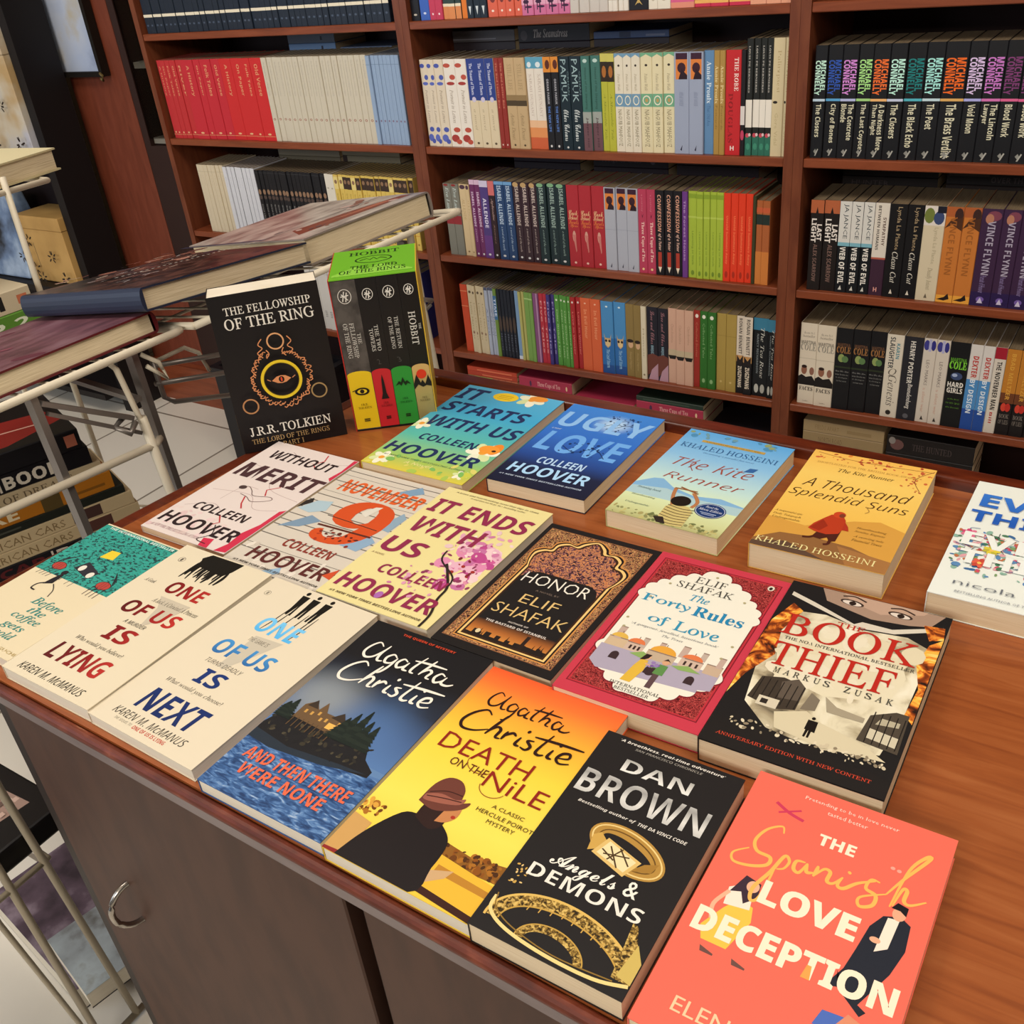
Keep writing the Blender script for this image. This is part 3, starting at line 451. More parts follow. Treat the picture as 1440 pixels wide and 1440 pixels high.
spile(-1.428,.15,.321,[(12,'b8442c',[('f',.2,.3,.9,.6,'d87050')],'upper thin orange-red paperback'),(12,'a83c28',[('f',.3,.3,.9,.6,'d06a4c')],'lower thin orange-red paperback'),(30,'a85a3c',[('f',.0,0,.12,1,'8aa048'),('f',.13,0,.25,1,'94a850'),('f',.26,0,.38,1,'8aa048'),('f',.39,0,.5,1,'94a850'),('f',.62,0,.63,1,'7a3420'),('f',.75,0,.76,1,'7a3420'),('f',.88,0,.89,1,'7a3420')],'green and orange striped paperback')]+fill(zb,.321,'7a3040',54,'red paperback'),'lying at the left of the bottom middle shelf')
spile(-1.272,.15,.317,[(31,'a8324c',TC(0),'topmost raspberry paperback'),(30,'a02e48',TC(0),'second raspberry paperback')]+fill(zb,.317,'a02e48',61,'raspberry paperback'),'in the left raspberry pile on the bottom shelf')
spile(-1.115,.158,.289,[(28,'a8324c',TC(0),'topmost raspberry paperback'),(28,'a02e48',TC(0),'second raspberry paperback')]+fill(zb,.289,'a02e48',56,'raspberry paperback'),'in the middle raspberry pile on the bottom shelf')
spile(-.95,.165,.317,[(12,'26362c',[('f',.1,.3,.8,.6,'3c4c40')],'thin dark green paperback on top'),(28,'a8324c',TC(0),'upper raspberry paperback'),(28,'a02e48',TC(0),'lower raspberry paperback')]+fill(zb,.317,'a02e48',68,'raspberry paperback'),'in the right raspberry pile on the bottom shelf')
spile(-.78,.15,.262,[(30,'2a2428',[('f',.2,.3,.6,.5,'4a4448')],'grey-black paperback')]+fill(zb,.262,'8a2c40',30,'raspberry paperback'),'in the low pile beside the post')
spile(-.558,.165,.327,[(26,'a08a66',[('t','FIELDS APART','r',.15,.45,.3,.7,'8a7450'),('f',.55,.3,.85,.6,'927c58')],'topmost beige paperback'),(30,'9a8460',[('t','NORTH ROAD','r',.2,.5,.3,.7,'80694a')],'second beige paperback'),(26,'948060',[('t','THE RIVERS END','b',.2,.6,.2,.6,'6a5640')],'third beige paperback')]+fill(zb,.327,'8c7858',82,'beige paperback'),'in the cream pile on the bottom right shelf')
spile(-.386,.165,.324,[(40,'1c1819',[('t','THE HUNTED','su',.3,.75,.3,.65,'4a4040'),('e',.12,.5,.08,.3,'6a4a48'),('e',.06,.7,.04,.2,'8a8480')],'topmost black paperback with dim capitals'),(30,'1a1617',[('t','NIGHTFALL','su',.4,.85,.3,.7,'3c3434')],'second black paperback'),(16,'9a948c',[],'pale grey paperback')]+fill(zb,.324,'241c1c',86,'black paperback'),'in the dark pile on the bottom right shelf')
# ---------------------------------------------------------------- display table: a cabinet with a rimmed wooden top
FL,FR,BR_,BL_=(-.9245,.284),(.42,.2535),(.42,.9215),(-.8475,.9625)
tb=thing('display_table','brown wooden cabinet table with rimmed top carrying the face-up books','table',(0,0,0))
def quad(a,z):return [(x,y,z) for x,y in a]
def inset(l,f,b):
    fy=lambda x:FL[1]+(x-FL[0])*(FR[1]-FL[1])/(FR[0]-FL[0]);by=lambda x:BL_[1]+(x-BL_[0])*(BR_[1]-BL_[1])/(BR_[0]-BL_[0])
    return [(FL[0]+l,fy(FL[0])+f),(FR[0],fy(FR[0])+f),(BR_[0],by(BR_[0])-b),(BL_[0]+l,by(BL_[0])-b)]
q=inset(.021,.006,.024)
MB().hexa(quad(q,ZT-.03),quad(q,ZT),W_TABLE).build('tabletop',tb)
o=[FL,FR,BR_,BL_]
def rim(name,pts,z0,z1,m,bv):bevel(MB().hexa(quad(pts,z0),quad(pts,z1),m).build(name,tb),bv,3)
rim('left_rim',[o[0],q[0],q[3],o[3]],ZT-.03,ZT-.0004,W_RIM,.004)
rim('back_rim',[q[3],q[2],o[2],(BL_[0]+.021,BL_[1])],ZT-.03,ZT+.0125,W_RIM,.003)
f0=[(FL[0],FL[1]-.003),(FR[0],FR[1]-.003),(FR[0],FR[1]+.006),(FL[0]+.021,FL[1]+.006)]
rim('front_lip',f0,ZT-.011,ZT-.0005,W_LIP,.005)
def face(x0,x1,z0,z1,dy,th,m,nm,par,bv=.001):
    fy=lambda x:FL[1]+(x-FL[0])*(FR[1]-FL[1])/(FR[0]-FL[0])+dy
    p=[(x0,fy(x0)),(x1,fy(x1)),(x1,fy(x1)+th),(x0,fy(x0)+th)]
    return bevel(MB().hexa(quad(p,z0),quad(p,z1),m).build(nm,par),bv,1)
face(-.905,.42,ZT-.034,ZT-.011,.004,.02,W_APRON,'apron',tb,.002)
face(-.84,.42,.0,.05,.04,.02,W_DARK,'plinth',tb)
MB().hexa(quad([(-.842,.303),(-.822,.3025),(-.79,.94),(-.81,.94)],0),quad([(-.842,.303),(-.822,.3025),(-.79,.94),(-.81,.94)],ZT-.03),W_DARK).build('side_panel',tb)
MB().box(-.79,.915,0,.42,.93,ZT-.03,W_DARK).build('back_panel',tb)
d1=face(-.82,-.392,.05,ZT-.036,.018,.018,W_CAB,'door',tb,.0015)
face(-.39,-.376,.05,ZT-.036,.03,.01,M('1c1210',.6),'door_gap_strip',tb)  # near-black strip standing in for the dark gap between the doors
face(-.374,.05,.05,ZT-.036,.018,.018,W_CAB,'door',tb,.0015);face(.053,.42,.05,ZT-.036,.018,.018,W_CAB,'door',tb,.0015)
hy=.2975
hd=MB()
hp=[(-.727,hy+.004,ZT-.257)]+[(-.728-.005*math.sin(math.pi*k/16),hy-.024*math.sin(math.pi*k/16),ZT-.2845+.0275*math.cos(math.pi*k/16)) for k in range(0,17)]+[(-.727,hy+.004,ZT-.312)]
hd.tube(hp,.0032,CHROME,10);hd.build('handle',d1,True)
# ---------------------------------------------------------------- flat paperbacks on the table
TR=-1.3
def flat(key,cx,cy,ang,W,H,t,label,cover,art,pages=PAGE,name='paperback_book',spine=None,worn=False):
    k=thing(name,label,'book',Matrix.Translation((cx,cy,ZT+.0003))@Matrix.Rotation(R(ang),4,'Z'))
    c=MB();x,y=W/2,H/2;m=M(cover) if isinstance(cover,str) else cover;b=M(spine) if spine else m;e=.0007
    c.add([(-x,-y,0),(x,-y,0),(x,y,0),(-x,y,0),(-x,-y,e),(x,-y,e),(x,y,e),(-x,y,e)],[(3,2,1,0),(4,5,6,7),(0,1,5,4),(1,2,6,5),(2,3,7,6)],b)
    c.add([(-x,-y,t-e),(x,-y,t-e),(x,y,t-e),(-x,y,t-e),(-x,-y,t),(x,-y,t),(x,y,t),(-x,y,t)],[(3,2,1,0),(0,1,5,4),(1,2,6,5),(2,3,7,6)],b)
    c.add([(-x,-y,t),(x,-y,t),(x,y,t),(-x,y,t)],[(0,1,2,3)],m)
    c.add([(-x,-y,0),(-x,y,0),(-x,y,t),(-x,-y,t),(-x+e,-y,0),(-x+e,y,0),(-x+e,y,t),(-x+e,-y,t)],[(1,0,3,2),(4,5,6,7),(0,4,7,3),(1,2,6,5)],b)
    a=Art(c,lambda u,v,n:(min(max(u,.05),99.95)*W/100-x,min(max(v,.05),H/W*100-.05)*W/100-y,t+n),2.5e-6);a.H=H/W*100
    art(a);c.build('cover',k)
    MB().box(-x+e+.0001,-y+.0006,e+.0001,x-.0007,y-.0006,t-e-.0001,pages).build('page_block',k)
    return k
def clip(a,cols):pass
AG=[[(12,30),(6,34),(1,26),(0,16),(5,10),(12,14),(17,28),(18,34)],[(18,34),(16,20),(18,11),(23,12)],[(33,22),(28,25),(24,19),(26,12),(32,14),(34,22)],[(34,22),(33,8),(30,-2),(26,-4)],[(45,22),(40,24),(37,17),(40,11),(45,15),(47,22)],[(47,22),(46,12),(51,11)],[(58,36),(54,20),(54,12),(58,11)],[(50,27),(64,29),(82,30)],[(68,36),(63,12)],[(63,14),(68,22),(72,20),(71,12),(75,11)],[(86,21),(81,23),(78,16),(81,10),(86,14),(88,21)],[(88,21),(87,12),(93,11),(98,15)]]
CH=[[(18,32),(12,36),(4,28),(0,16),(4,8),(14,9),(24,16)],[(30,38),(24,10)],[(24,12),(29,22),(33,20),(33,11),(37,11)],[(39,22),(38,11)],[(38,15),(43,22),(47,20)],[(51,21),(50,12),(54,11)],[(53,28),(53.5,30),(54.5,31)],[(62,22),(57,20),(62,15),(60,10),(55,11)],[(72,36),(68,14),(71,10),(75,12)],[(60,27),(80,29.5),(100,31)],[(79,21),(78,12),(82,11)],[(81,27),(82,28),(83,28)],[(86,15),(93,18),(92,23),(87,21),(85,14),(89,10),(96,13)]]
def flower(a,x,y,r,cols,n=6,c='e8c060'):
    for k in range(n):
        t=2*math.pi*k/n+x;a.ell(x+math.cos(t)*r*.6,y+math.sin(t)*r*.6,r*.55,r*.34,cols[k%len(cols)],math.degrees(t),14)
    a.ell(x,y,r*.28,r*.28,c,0,12)
def blobs(a,n,x0,y0,x1,y1,r0,r1,cols,inside=None,rs=None):
    g=random.Random(rs or n)
    for _ in range(n):
        x,y=g.uniform(x0,x1),g.uniform(y0,y1)
        if inside and not inside(x,y):continue
        r=g.uniform(r0,r1);a.ell(x,y,r,r*g.uniform(.4,.9),g.choice(cols),g.uniform(0,180),9)
def figure(a,x,y,h,c,lean=0):             # small standing silhouette
    a.ell(x+lean*h,y+h*.93,h*.065,h*.075,c,0,12);a.poly([(x-h*.13+lean*h*.7,y+h*.82),(x+h*.13+lean*h*.7,y+h*.82),(x+h*.1+lean*h*.4,y+h*.42),(x+h*.09,y),(x+h*.02,y),(x,y+h*.4),(x-h*.03,y),(x-h*.1,y),(x-h*.1+lean*h*.4,y+h*.42)],c)

def a_starts(a):
    for x,y,r in((72,154,20),(86,50,22),(6,75,15),(12,12,15),(90,12,10)):flower(a,x if x<92 else x,min(y,a.H-8),min(r,99-x if x>50 else x+1)if 0 else r*.62,['e8ead0','d4e0a8','f0eed8'],6,'e8a03c')
    a.ell(77,152,9,5,'e8963c');a.ell(93,58,5.5,9,'e88a30');a.ell(88,56,9,6.5,'ee9a38');a.ell(93,55,2,1.6,'3a2418')
    blobs(a,26,2,2,98,22,1.5,5,['a8c458','c8cc50','7cb860','d8d070'])
    c='1d2f5c'
    a.text('IT','b6',1,129,26,151,c,.12);a.text('STARTS','b6',4,104,87,123,c,.1);a.text('WITH US','b6',6,75,97,94,c,.1);a.text('COLLEEN','b',19,50,75,61,c,.08);a.text('HOOVER','b5',3,24,93,40,c,.08)
    a.ell(47,145,12.5,8,'f0cf30')
    for k in range(3):a.rect(40,141+k*3,54,141.8+k*3,'b08c20')
    a.text('#1 NEW YORK TIMES BESTSELLING AUTHOR','i',10,17,90,19.5,'2c5a50',0,1);a.text('A Novel','i',35,11,62,15,'e8e0a0',0,1)
flat('starts',-.6393,.8190,0,.1398,.2190,.0135,'blue and green paperback with navy block title, orange flowers and yellow dot',grad('starts_g','Y',-.11,.11,[(0,'d8c848'),(.14,'9cc468'),(.35,'5cb8a8'),(.7,'3fa4d0'),(1,'58b0dc')]),a_starts)
def a_ugly(a):
    for p in[[(50,128),(58,136),(64,144),(74,152)],[(56,124),(66,132),(72,142)],[(62,138),(70,136),(80,142)]]:a.line(p,.8,'16305c')
    blobs(a,40,50,122,82,154,.6,1.7,['16305c','244a86','1b3a70'],rs=3)
    c='7db6f0'
    a.text('UGLY','b5',4,116,101-4,147,'8abcf0',.04);a.text('LOVE','b5',8,66,93,104,'6aa8ec',.04)
    blobs(a,34,34,66,80,92,.6,2,['16305c','1c3c74'],rs=5);a.line([(34,80),(50,72),(66,84),(82,70)],.8,'16305c')
    a.text('COLLEEN','b',26,42,74,54,'b4d4f4',.05);a.text('HOOVER','b2',8,20,89,37,'a8d4f8',.05);a.text('#1 NEW YORK TIMES BESTSELLING AUTHOR','bi',6,12,90,14.5,'b8c8dc',0,1)
    a.text('a novel','i',6,108,16,111,'c8dcf0',0,1)
flat('ugly',-.4922,.8255,.3,.1181,.1936,.0165,'blue paperback with huge pale blue title over a dark navy foot',grad('ugly_g','Y',-.097,.097,[(0,'171d33'),(.2,'1a2340'),(.34,'244a94'),(.6,'2f6cc8'),(1,'3c84d8')],glow=[(.012,.063,.03,.026,'b8d8f4',.95)]),a_ugly)
def a_kite(a):
    a.poly([(0,52),(12,64),(20,66),(34,56),(56,50),(78,55),(100,50),(100,40),(0,38)],'7fb0d8');a.poly([(0,46),(30,52),(60,46),(100,48),(100,36),(0,34)],'a8c8d0')
    blobs(a,60,1,1,99,11,1,3,['8a8c5c','a49c64','6c7448','c0b878'],rs=8)
    blobs(a,16,4,148,96,158,2,4,['4a8cb8','8a9a6a','6a98a8'],rs=9);a.rect(20,140,80,144,'b89a50');a.text('A WORLDWIDE BESTSELLER OVER EIGHT YEARS','r',24,141,76,143,'4a3c20',0,1)
    a.text('KHALED HOSSEINI','su',5,126,96,134.5,'2a5c90',0)
    a.text("‘Devastating’ a powerful first novel",'si',30,120,78,123,'4a7aa8',0,1)
    c='9a4a3c'
    a.text('The Kite','i-10',13,92,86,108,c,.1);a.text('Runner','i-10',17,69,88,80,c,.1);a.line([(36,88),(30,98),(34,108)],.8,c)
    a.poly([(76,104),(84,106),(86,113),(79,112)],'2f62a0')
    a.text('Stunning book','si',6,43,28,47,'3c5a60',0,1);a.text('Heartbreaking','si',7,31,29,34,'3c5a60',0,1);a.text('Unforgettable','si',8,18,30,21,'3c5a60',0,1)
    s='b0764c'
    a.line([(46,30),(40,44),(37,56)],3.2,s);a.line([(62,32),(63,42),(54,54)],3.2,s);a.line([(36,56),(56,57)],1.6,'8a5a34');a.line([(58,54),(40,59)],1.6,'8a5a34')
    a.poly([(44,4),(42,26),(48,32),(60,32),(66,26),(68,2),(56,0)],'c8b878')
    for k in range(7):a.line([(43,5+k*4),(56,3+k*4),(67,5+k*4)],.9,'5a4a30')
    a.poly([(40,8),(48,10),(54,1),(46,1)],'2c2420');a.ell(50,38,8.5,8,'17120f')
    a.ell(78,34,13,11,'14356c');a.ring(78,34,12.2,10.2,.5,'c8d0e0');a.text('Read the','si',72,38,83,41,'e0e4f0',0,1);a.text('Movie Edition','si',68,33,88,36.5,'e0e4f0',0,1);a.rect(71,29.5,85,30.3,'b0bcd8');a.rect(73,27.5,84,28.2,'b0bcd8')
flat('kite',-.3399,.8105,-2.4,.1181,.1898,.0195,'sky blue paperback showing a boy from behind raising his arms',grad('kite_g','Y',-.095,.095,[(0,'b0b078'),(.08,'c8cf98'),(.25,'d4e4b8'),(.42,'bcdcd8'),(.7,'86bce4'),(1,'58a4e0')]),a_kite)
def a_suns(a):
    a.poly([(0,44),(30,40),(62,60),(80,66),(100,58),(100,0),(0,0)],'cf9a44');a.poly([(0,10),(16,24),(40,27),(70,24),(100,12),(100,0),(0,0)],'8a6038');a.poly([(0,6),(24,14),(52,2),(58,0),(0,0)],'5a4436');a.poly([(60,22),(100,16),(100,0),(72,0)],'a07040')
    blobs(a,46,4,147,99,160,.8,2.2,['c8683c','a8442c','d8843c','b85a38'],rs=11);blobs(a,20,80,118,99,150,.7,1.8,['c8683c','b0503a'],rs=12);a.line([(4,158),(40,153),(99,156)],.5,'8a5430');a.line([(99,158),(88,140),(95,122)],.5,'8a5430')
    a.text('SHORTLISTED FOR THE BRITISH BOOK AWARDS','su',8,140,90,143,'b08a44',0,1);a.text('The Kite Runner','si',28,130,73,136,'4a3a1c',0)
    c='4a3018'
    a.text('A Thousand','i-9',8,99,92,114,c,.08);a.text('Splendid Suns','i-9',2,79,94,94,c,.08)
    a.poly([(39,27),(43,46),(57,46),(57,27),(53,25),(50,30),(46,26)],'4a2018');a.line([(42,30),(38,26),(33,24.5)],2.6,'4a2018');a.line([(53,28),(53,22),(50,20)],2.4,'4a2018')
    a.poly([(44,63),(40,56),(35,46),(33,38),(39,35),(48,34),(56,38),(58,48),(56,58),(53,63)],'b23a1e');a.ell(49.5,64.5,4.6,4.8,'c24422');a.ell(51.6,64,2.2,3,'7a3a28');a.poly([(40,54),(36,44),(34,39),(42,37),(46,46)],'942c18');a.poly([(56,56),(60,50),(62,44),(57,44)],'a83420')
    for y0,t,x in((52,'A suspenseful epic',2),(47,'Daily Telegraph',2),(42,'Unforgettable',3),(50,'Heartbreaking',66),(45,'Sunday Express',66),(38,'A moving tale',67),(33,'Financial Times',67)):a.text(t,'si',x,y0,x+22,y0+3.4,'6a4c20',0,1)
    a.text('KHALED HOSSEINI','su',2,6,91,13.5,'e4d89a',0)
    a.line([(64,84),(68,78),(66,74)],.8,'b08a44')
flat('suns',-.1953,.8043,.1,.1178,.1906,.026,'thick golden yellow paperback with a red-robed walking figure',grad('suns_g','Y',-.095,.095,[(0,'d8a850'),(.4,'e8bc58'),(.75,'ecc868'),(1,'eab858')]),a_suns)
def a_every(a):
    fl=['c8506a','4a7a5c','5a88b8','d8a0a8','7a9a6a','3c6a9c','b8704a','88b0a0']
    blobs(a,330,1,30,99,88,1,3,fl,lambda x,y:(x-40)**2/4000+(y-58)**2/760<1,rs=21)
    for k in range(40):
        g=random.Random(k+50);x=g.uniform(0,97);y=g.uniform(30,86);a.line([(x,y),(x+g.uniform(-6,6)*.5+2,y+g.uniform(-4,5)),(min(99,x+g.uniform(2,6)),y+g.uniform(-6,7))],.5,g.choice(['2f5a4c','3c6a9c','4a4a50']))
    for x,y,r,cc in((9,78,5,['c84a78','d87090']),(26,62,5,['d8c840','b8b040']),(22,44,5,['d8604a','c04a3a']),(60,36,7,['3c6a9c','5a88b8']),(44,70,5,['b8704a','a8603c'])):flower(a,x,y,r,cc,7)
    b=grad('every_blue','Y',-.098,.098,[(0,'4a86d8'),(.65,'2458b4'),(.9,'3a7ad4')])
    a.text('EVERY','b12',7,117,92,135,b);a.text('THING,','b12',4,93,87,111,b)
    for t,x,y in(('EVERY',6,63),('THING',8,41)):a.text(t,'b12',x,y,90,y+17,'e6ece8')
    a.text('nicola yoon','r-10',12,12.5,86,20,'6a7078');a.text('BESTSELLING AUTHOR OF THE SUN IS ALSO A STAR','r',15,5.5,90,8,'8a9098',0,1);a.text('THE INTERNATIONAL BESTSELLER','si',34,143,88,146,'8a9098',0,1)
def a_every2(a):
    a_every(a)
flat('every',-.0363,.8028,-.9,.1275,.1961,.022,'white paperback with blue capitals and a band of drawn flowers','e2e8e2',a_every2)
def a_merit(a):
    for p in[[(30,150),(60,140),(98,152)],[(4,120),(40,112),(60,90),(98,84)],[(10,70),(50,76),(70,60),(92,66)],[(30,60),(34,84),(50,86)],[(8,40),(30,52),(46,46)]]:a.line(p,.5,'b09a98')
    blobs(a,30,2,2,70,36,2,6,['d8bcbc','dccac4','e0c8c8'],rs=31)
    p='c8324e'
    a.poly([(95,160),(99.5,160.5),(99.5,122),(95,126),(97,140)],p);a.poly([(95,66),(99.5,70),(99.5,2),(88,0),(92,12),(90,28),(95,44)],p);a.poly([(66,10),(76,12),(80,0),(70,0)],p)
    for q in[[(66,158),(70,148),(64,140),(72,134)],[(60,104),(66,96),(58,88),(64,80)],[(48,72),(54,62),(60,56)],[(52,40),(60,32),(54,24)]]:a.line(q,1.3,'b8343c',False)
    a.line([(32,80),(38,86),(46,82),(54,76),(70,80),(74,76),(60,68),(50,72),(40,74)],.7,'6a5452');a.ell(34,83,4,3,'4a3a3a')
    c='2c1f22'
    a.text('WITHOUT','b',12,133,88,147,c,.06);a.text('MERIT','b6',5,97,98,120,'4a3034',.06);a.text('COLLEEN','b',17,39,79,50,c,.06);a.text('HOOVER','b2',4,13,92,29,c,.06);a.text('#1 NEW YORK TIMES BESTSELLING AUTHOR','si',6,5,62,9,'a88088',0,1)
    a.line([(60,28),(68,16),(62,6),(74,4)],.9,'2c1f22');a.line([(64,22),(58,12)],.9,'2c1f22')
flat('merit',-.782,.6115,-.9,.1285,.2067,.0085,'pale pink paperback with black capitals and red edge, beside the left rim','dcd0cb',a_merit)
def a_nov(a):
    for y in(156,149,138,121,114,104,92,80,70,62,48,33,26,4):a.line([(0,y),(50,y-.5),(100,y+.4)],.5 if y%2 else 1.1,'6a645e',False)
    blobs(a,26,4,4,96,34,2,5,['d8cfc2','c8beb0','e0d8cc'],rs=41)
    for p,c in(([(2,88),(10,104),(24,108),(28,94),(16,86)],'a8c0cc'),([(6,60),(22,84),(36,80),(24,66)],'7a94ac'),([(64,142),(80,158),(88,150),(76,140)],'7c9cb8'),([(84,92),(92,118),(99,112),(98,90)],'8aa4b8'),([(70,60),(86,82),(98,74),(92,58)],'8aa8c4'),([(40,4),(54,16),(58,10),(50,2)],'8fb0cc')):a.poly(p,c)
    a.poly([(0,88),(8,100),(4,106),(0,100)],'2c2826')
    o='d8602c'
    a.text('NOVEMBER','b2',11,125,97,144,o,.06);a.line([(8,132),(96,128)],.6,'2c2826',False);a.line([(10,138),(96,139)],.6,'2c2826',False)
    a.text('9','s10',34,56,88,122,'cc4f24',.08);a.poly([(58,104),(64,116),(70,118),(66,100)],'d8d4c8');a.line([(34,90),(88,88)],.9,'3a2a24',False);a.line([(36,76),(90,78)],2.2,'5a2a20',False);blobs(a,24,44,58,82,74,1,2.4,['8a2c1c','5a241c','a83820'],rs=44)
    c='5a2a28'
    a.text('COLLEEN','b',30,39,80,50,'8a3a30',.05);a.text('HOOVER','b2',14,15,94,31,c,.05);a.text('#1 NEW YORK TIMES BESTSELLING AUTHOR','bi',9,8,97,10.5,'4a4440',0,1)
    a.poly([(90,22),(98,34),(99.5,20)],'c8502c')
flat('nov',-.6506,.5975,-1.,.1275,.2075,.0085,'cream striped paperback with a big orange numeral, half covered','cfc7ba',a_nov)
def a_ends(a):
    blobs(a,60,52,44,98,98,3,9,['c85a96','d88ab0','b84a8a','e0b0c4','c070a0','e8c8cc'],lambda x,y:(x-80)**2/440+(y-74)**2/900<1,rs=51)
    blobs(a,60,56,46,98,118,.8,2.6,['a83a7a','e8d0cc','8a3a5c','d890a8','f0dcd4'],rs=52);blobs(a,34,50,84,96,122,1.5,4,['d8a0b8','c87aa4','e0c0c4'],rs=53);blobs(a,10,70,60,90,78,1,3,['a0302c','7a2430'],rs=54)
    a.line([(93,0),(92,14),(86,30),(84,44),(74,58),(66,68)],2,'2c2420');a.line([(84,42),(80,56),(60,70),(56,82)],1.4,'2c2420')
    c='8c2c4e'
    a.text('IT ENDS','b5',4,122,95,142,c,.07);a.text('WITH','b5',7,93,70,114,c,.07);a.text('US','b5',4,62,40,82,c,.07);a.text('COLLEEN','b',23,38,82,49,c,.07);a.text('HOOVER','b4',5,12,91,29,c,.07)
    blobs(a,18,40,24,80,56,.8,2.4,['c87aa4','d89ab8'],rs=55);a.ell(45,16,3,4,'a868b0')
    a.text('#1 NEW YORK TIMES BESTSELLING AUTHOR','bi',8,4.5,90,7,'6a5a40',0,1);a.text("‘A brave and heartbreaking novel that digs its claws",'i',11,153.5,90,156,'5a4c38',0,1);a.text('in and does not let go’ No.1 bestselling author','i',28,150,80,152.4,'5a4c38',0,1);a.text('A NOVEL','i',4,56,16,58,'8a6a50',0,1)
flat('ends',-.5185,.5984,-1.2,.1290,.2062,.0125,'pale yellow paperback with maroon capitals and a pink peony',  'e2d698',a_ends,PAGE2)
TEAL=noise('teal_speckle',[(.42,'1f3c40'),(.46,'2f9488'),(.7,'38a396')],230,3,(1,1.6,1),dist=.6)
def a_coffee(a):
    a.rect(0,89,100,164,TEAL);a.text('THE INTERNATIONAL BESTSELLER','b',8,160,96,163,'dce8e0',0,1)
    a.poly([(41,125),(57,127),(54,138),(43,137)],'e2c838');a.line([(49,138),(49,143)],.8,'222')if 0 else a.line([(49,138),(49,143)],.8,'2a2a30')
    a.poly([(34,104),(60,98),(64,108),(40,116)],'2c2a34');a.ell(42,107,3.5,4,'e0dcd0');a.ell(58,103,3.5,4,'e0dcd0')
    for x,y in((40,100),(56,97),(50,98)):a.line([(x,y),(x-2,y-14)],.7,'2a2630',False)
    for cx,cy,d in((19,100,1),(83,98,-1)):
        a.ell(cx,cy,8,5.4,'b0443c');a.ring(cx,cy,8,5.4,.6,'3a2428')
        for k in(-3,0,3):a.line([(cx+k,cy-4),(cx+k,cy+4)],.4,'5a2428',False)
        for k in range(4):a.line([(cx-7+k*4.5,cy-3),(cx-9+k*4.5-d*2,cy-16)],.7,'3a3034',False)
        for k in range(4):a.line([(cx-d*8+k*.4*d,cy+2+k*2),(cx+d*(2+k),cy+15+k)],.6,'2a2630',False)
    a.poly([(30,76),(38,80),(37,92),(33,93),(31,84)],'221e24');a.ell(34,95,3.2,3,'221e24');a.line([(31,78),(26,74),(26,68),(32,67)],1.4,'221e24');a.line([(40,80),(48,74),(52,66)],.8,'221e24')
    c='2b8580'
    for t,x0,y0,x1,y1 in(('Before',45,52,83,63.5),('the',54,45,75,53),('coffee',46,33.5,81,43.5),('gets',50,23,76,31),('cold',54,15,77,22.5)):a.text(t,'si6',x0,y0,x1,y1,c)
    a.text('TOSHIKAZU KAWAGUCHI','r',12,5,99,8,'b0985c',0,1)
flat('coffee',-.8225,.3960,-1.4,.1159,.192,.012,'cream paperback with a teal top half and red chairs, at the left corner','ddd0b0',a_coffee,PAGE2)
def drips(a,x0,x1,y0,y1,n,rs):
    g=random.Random(rs)
    for k in range(n):
        x=x0+(x1-x0)*(k+.5)/n;y=y0+g.uniform(0,.45)*(y1-y0);a.line([(x,y1),(x+g.uniform(-1.5,1.5),(y+y1)/2),(x+g.uniform(-1,1),y)],g.uniform(1,3.2),'15130f',True,True)
def a_lying(a):
    a.ell(14,155,3.4,3.2,'6a6254');a.ell(14,155,2.9,2.7,'dcd0b8');a.poly([(13,153),(15,153),(15.3,157),(13,156.5)],'4a443a')
    a.poly([(29,164),(34,171),(70,171.5),(68,160),(64,152),(36,154)],'15130f');drips(a,30,68,134,158,13,3)
    for x,l in((34,0),(42,.02),(52,0),(62,0)):figure(a,x,146,24,'15130f',l)
    a.poly([(40,112),(74,112),(70,98),(60,82),(56,78),(50,100)],'c4baa6')
    g=grad('lying_red','X',-.03,.035,[(0,'5c1418'),(.5,'8c1a1c'),(1,'b8302a')])
    a.text('ONE','b5',34,117,74,132,g,.08);a.text('OF US','b5',21,85,80,100,g,.08);a.text('IS','b5',38,56,64,72,g,.08);a.text('LYING','b5',17,22,76,40,g,.08)
    a.text('A Geek','si',8,121,20,125,'3a342c',0,1);a.text('A Jock A Criminal A Princess','si',38,104,88,109,'3a342c',0,1);a.text('A MURDER','i',39,76,63,80,'2a2620',0,1);a.text('Who would you believe?','si',22,45,75,50.5,'3a342c',0,1)
    a.text('KAREN M. McMANUS','i',11,5,83,12,'2c2822',.04)
flat('lying',-.702,.3939,-.8,.1200,.2071,.014,'cream paperback with dark red title under dripping black silhouettes','ddd2b8',a_lying,PAGE2)
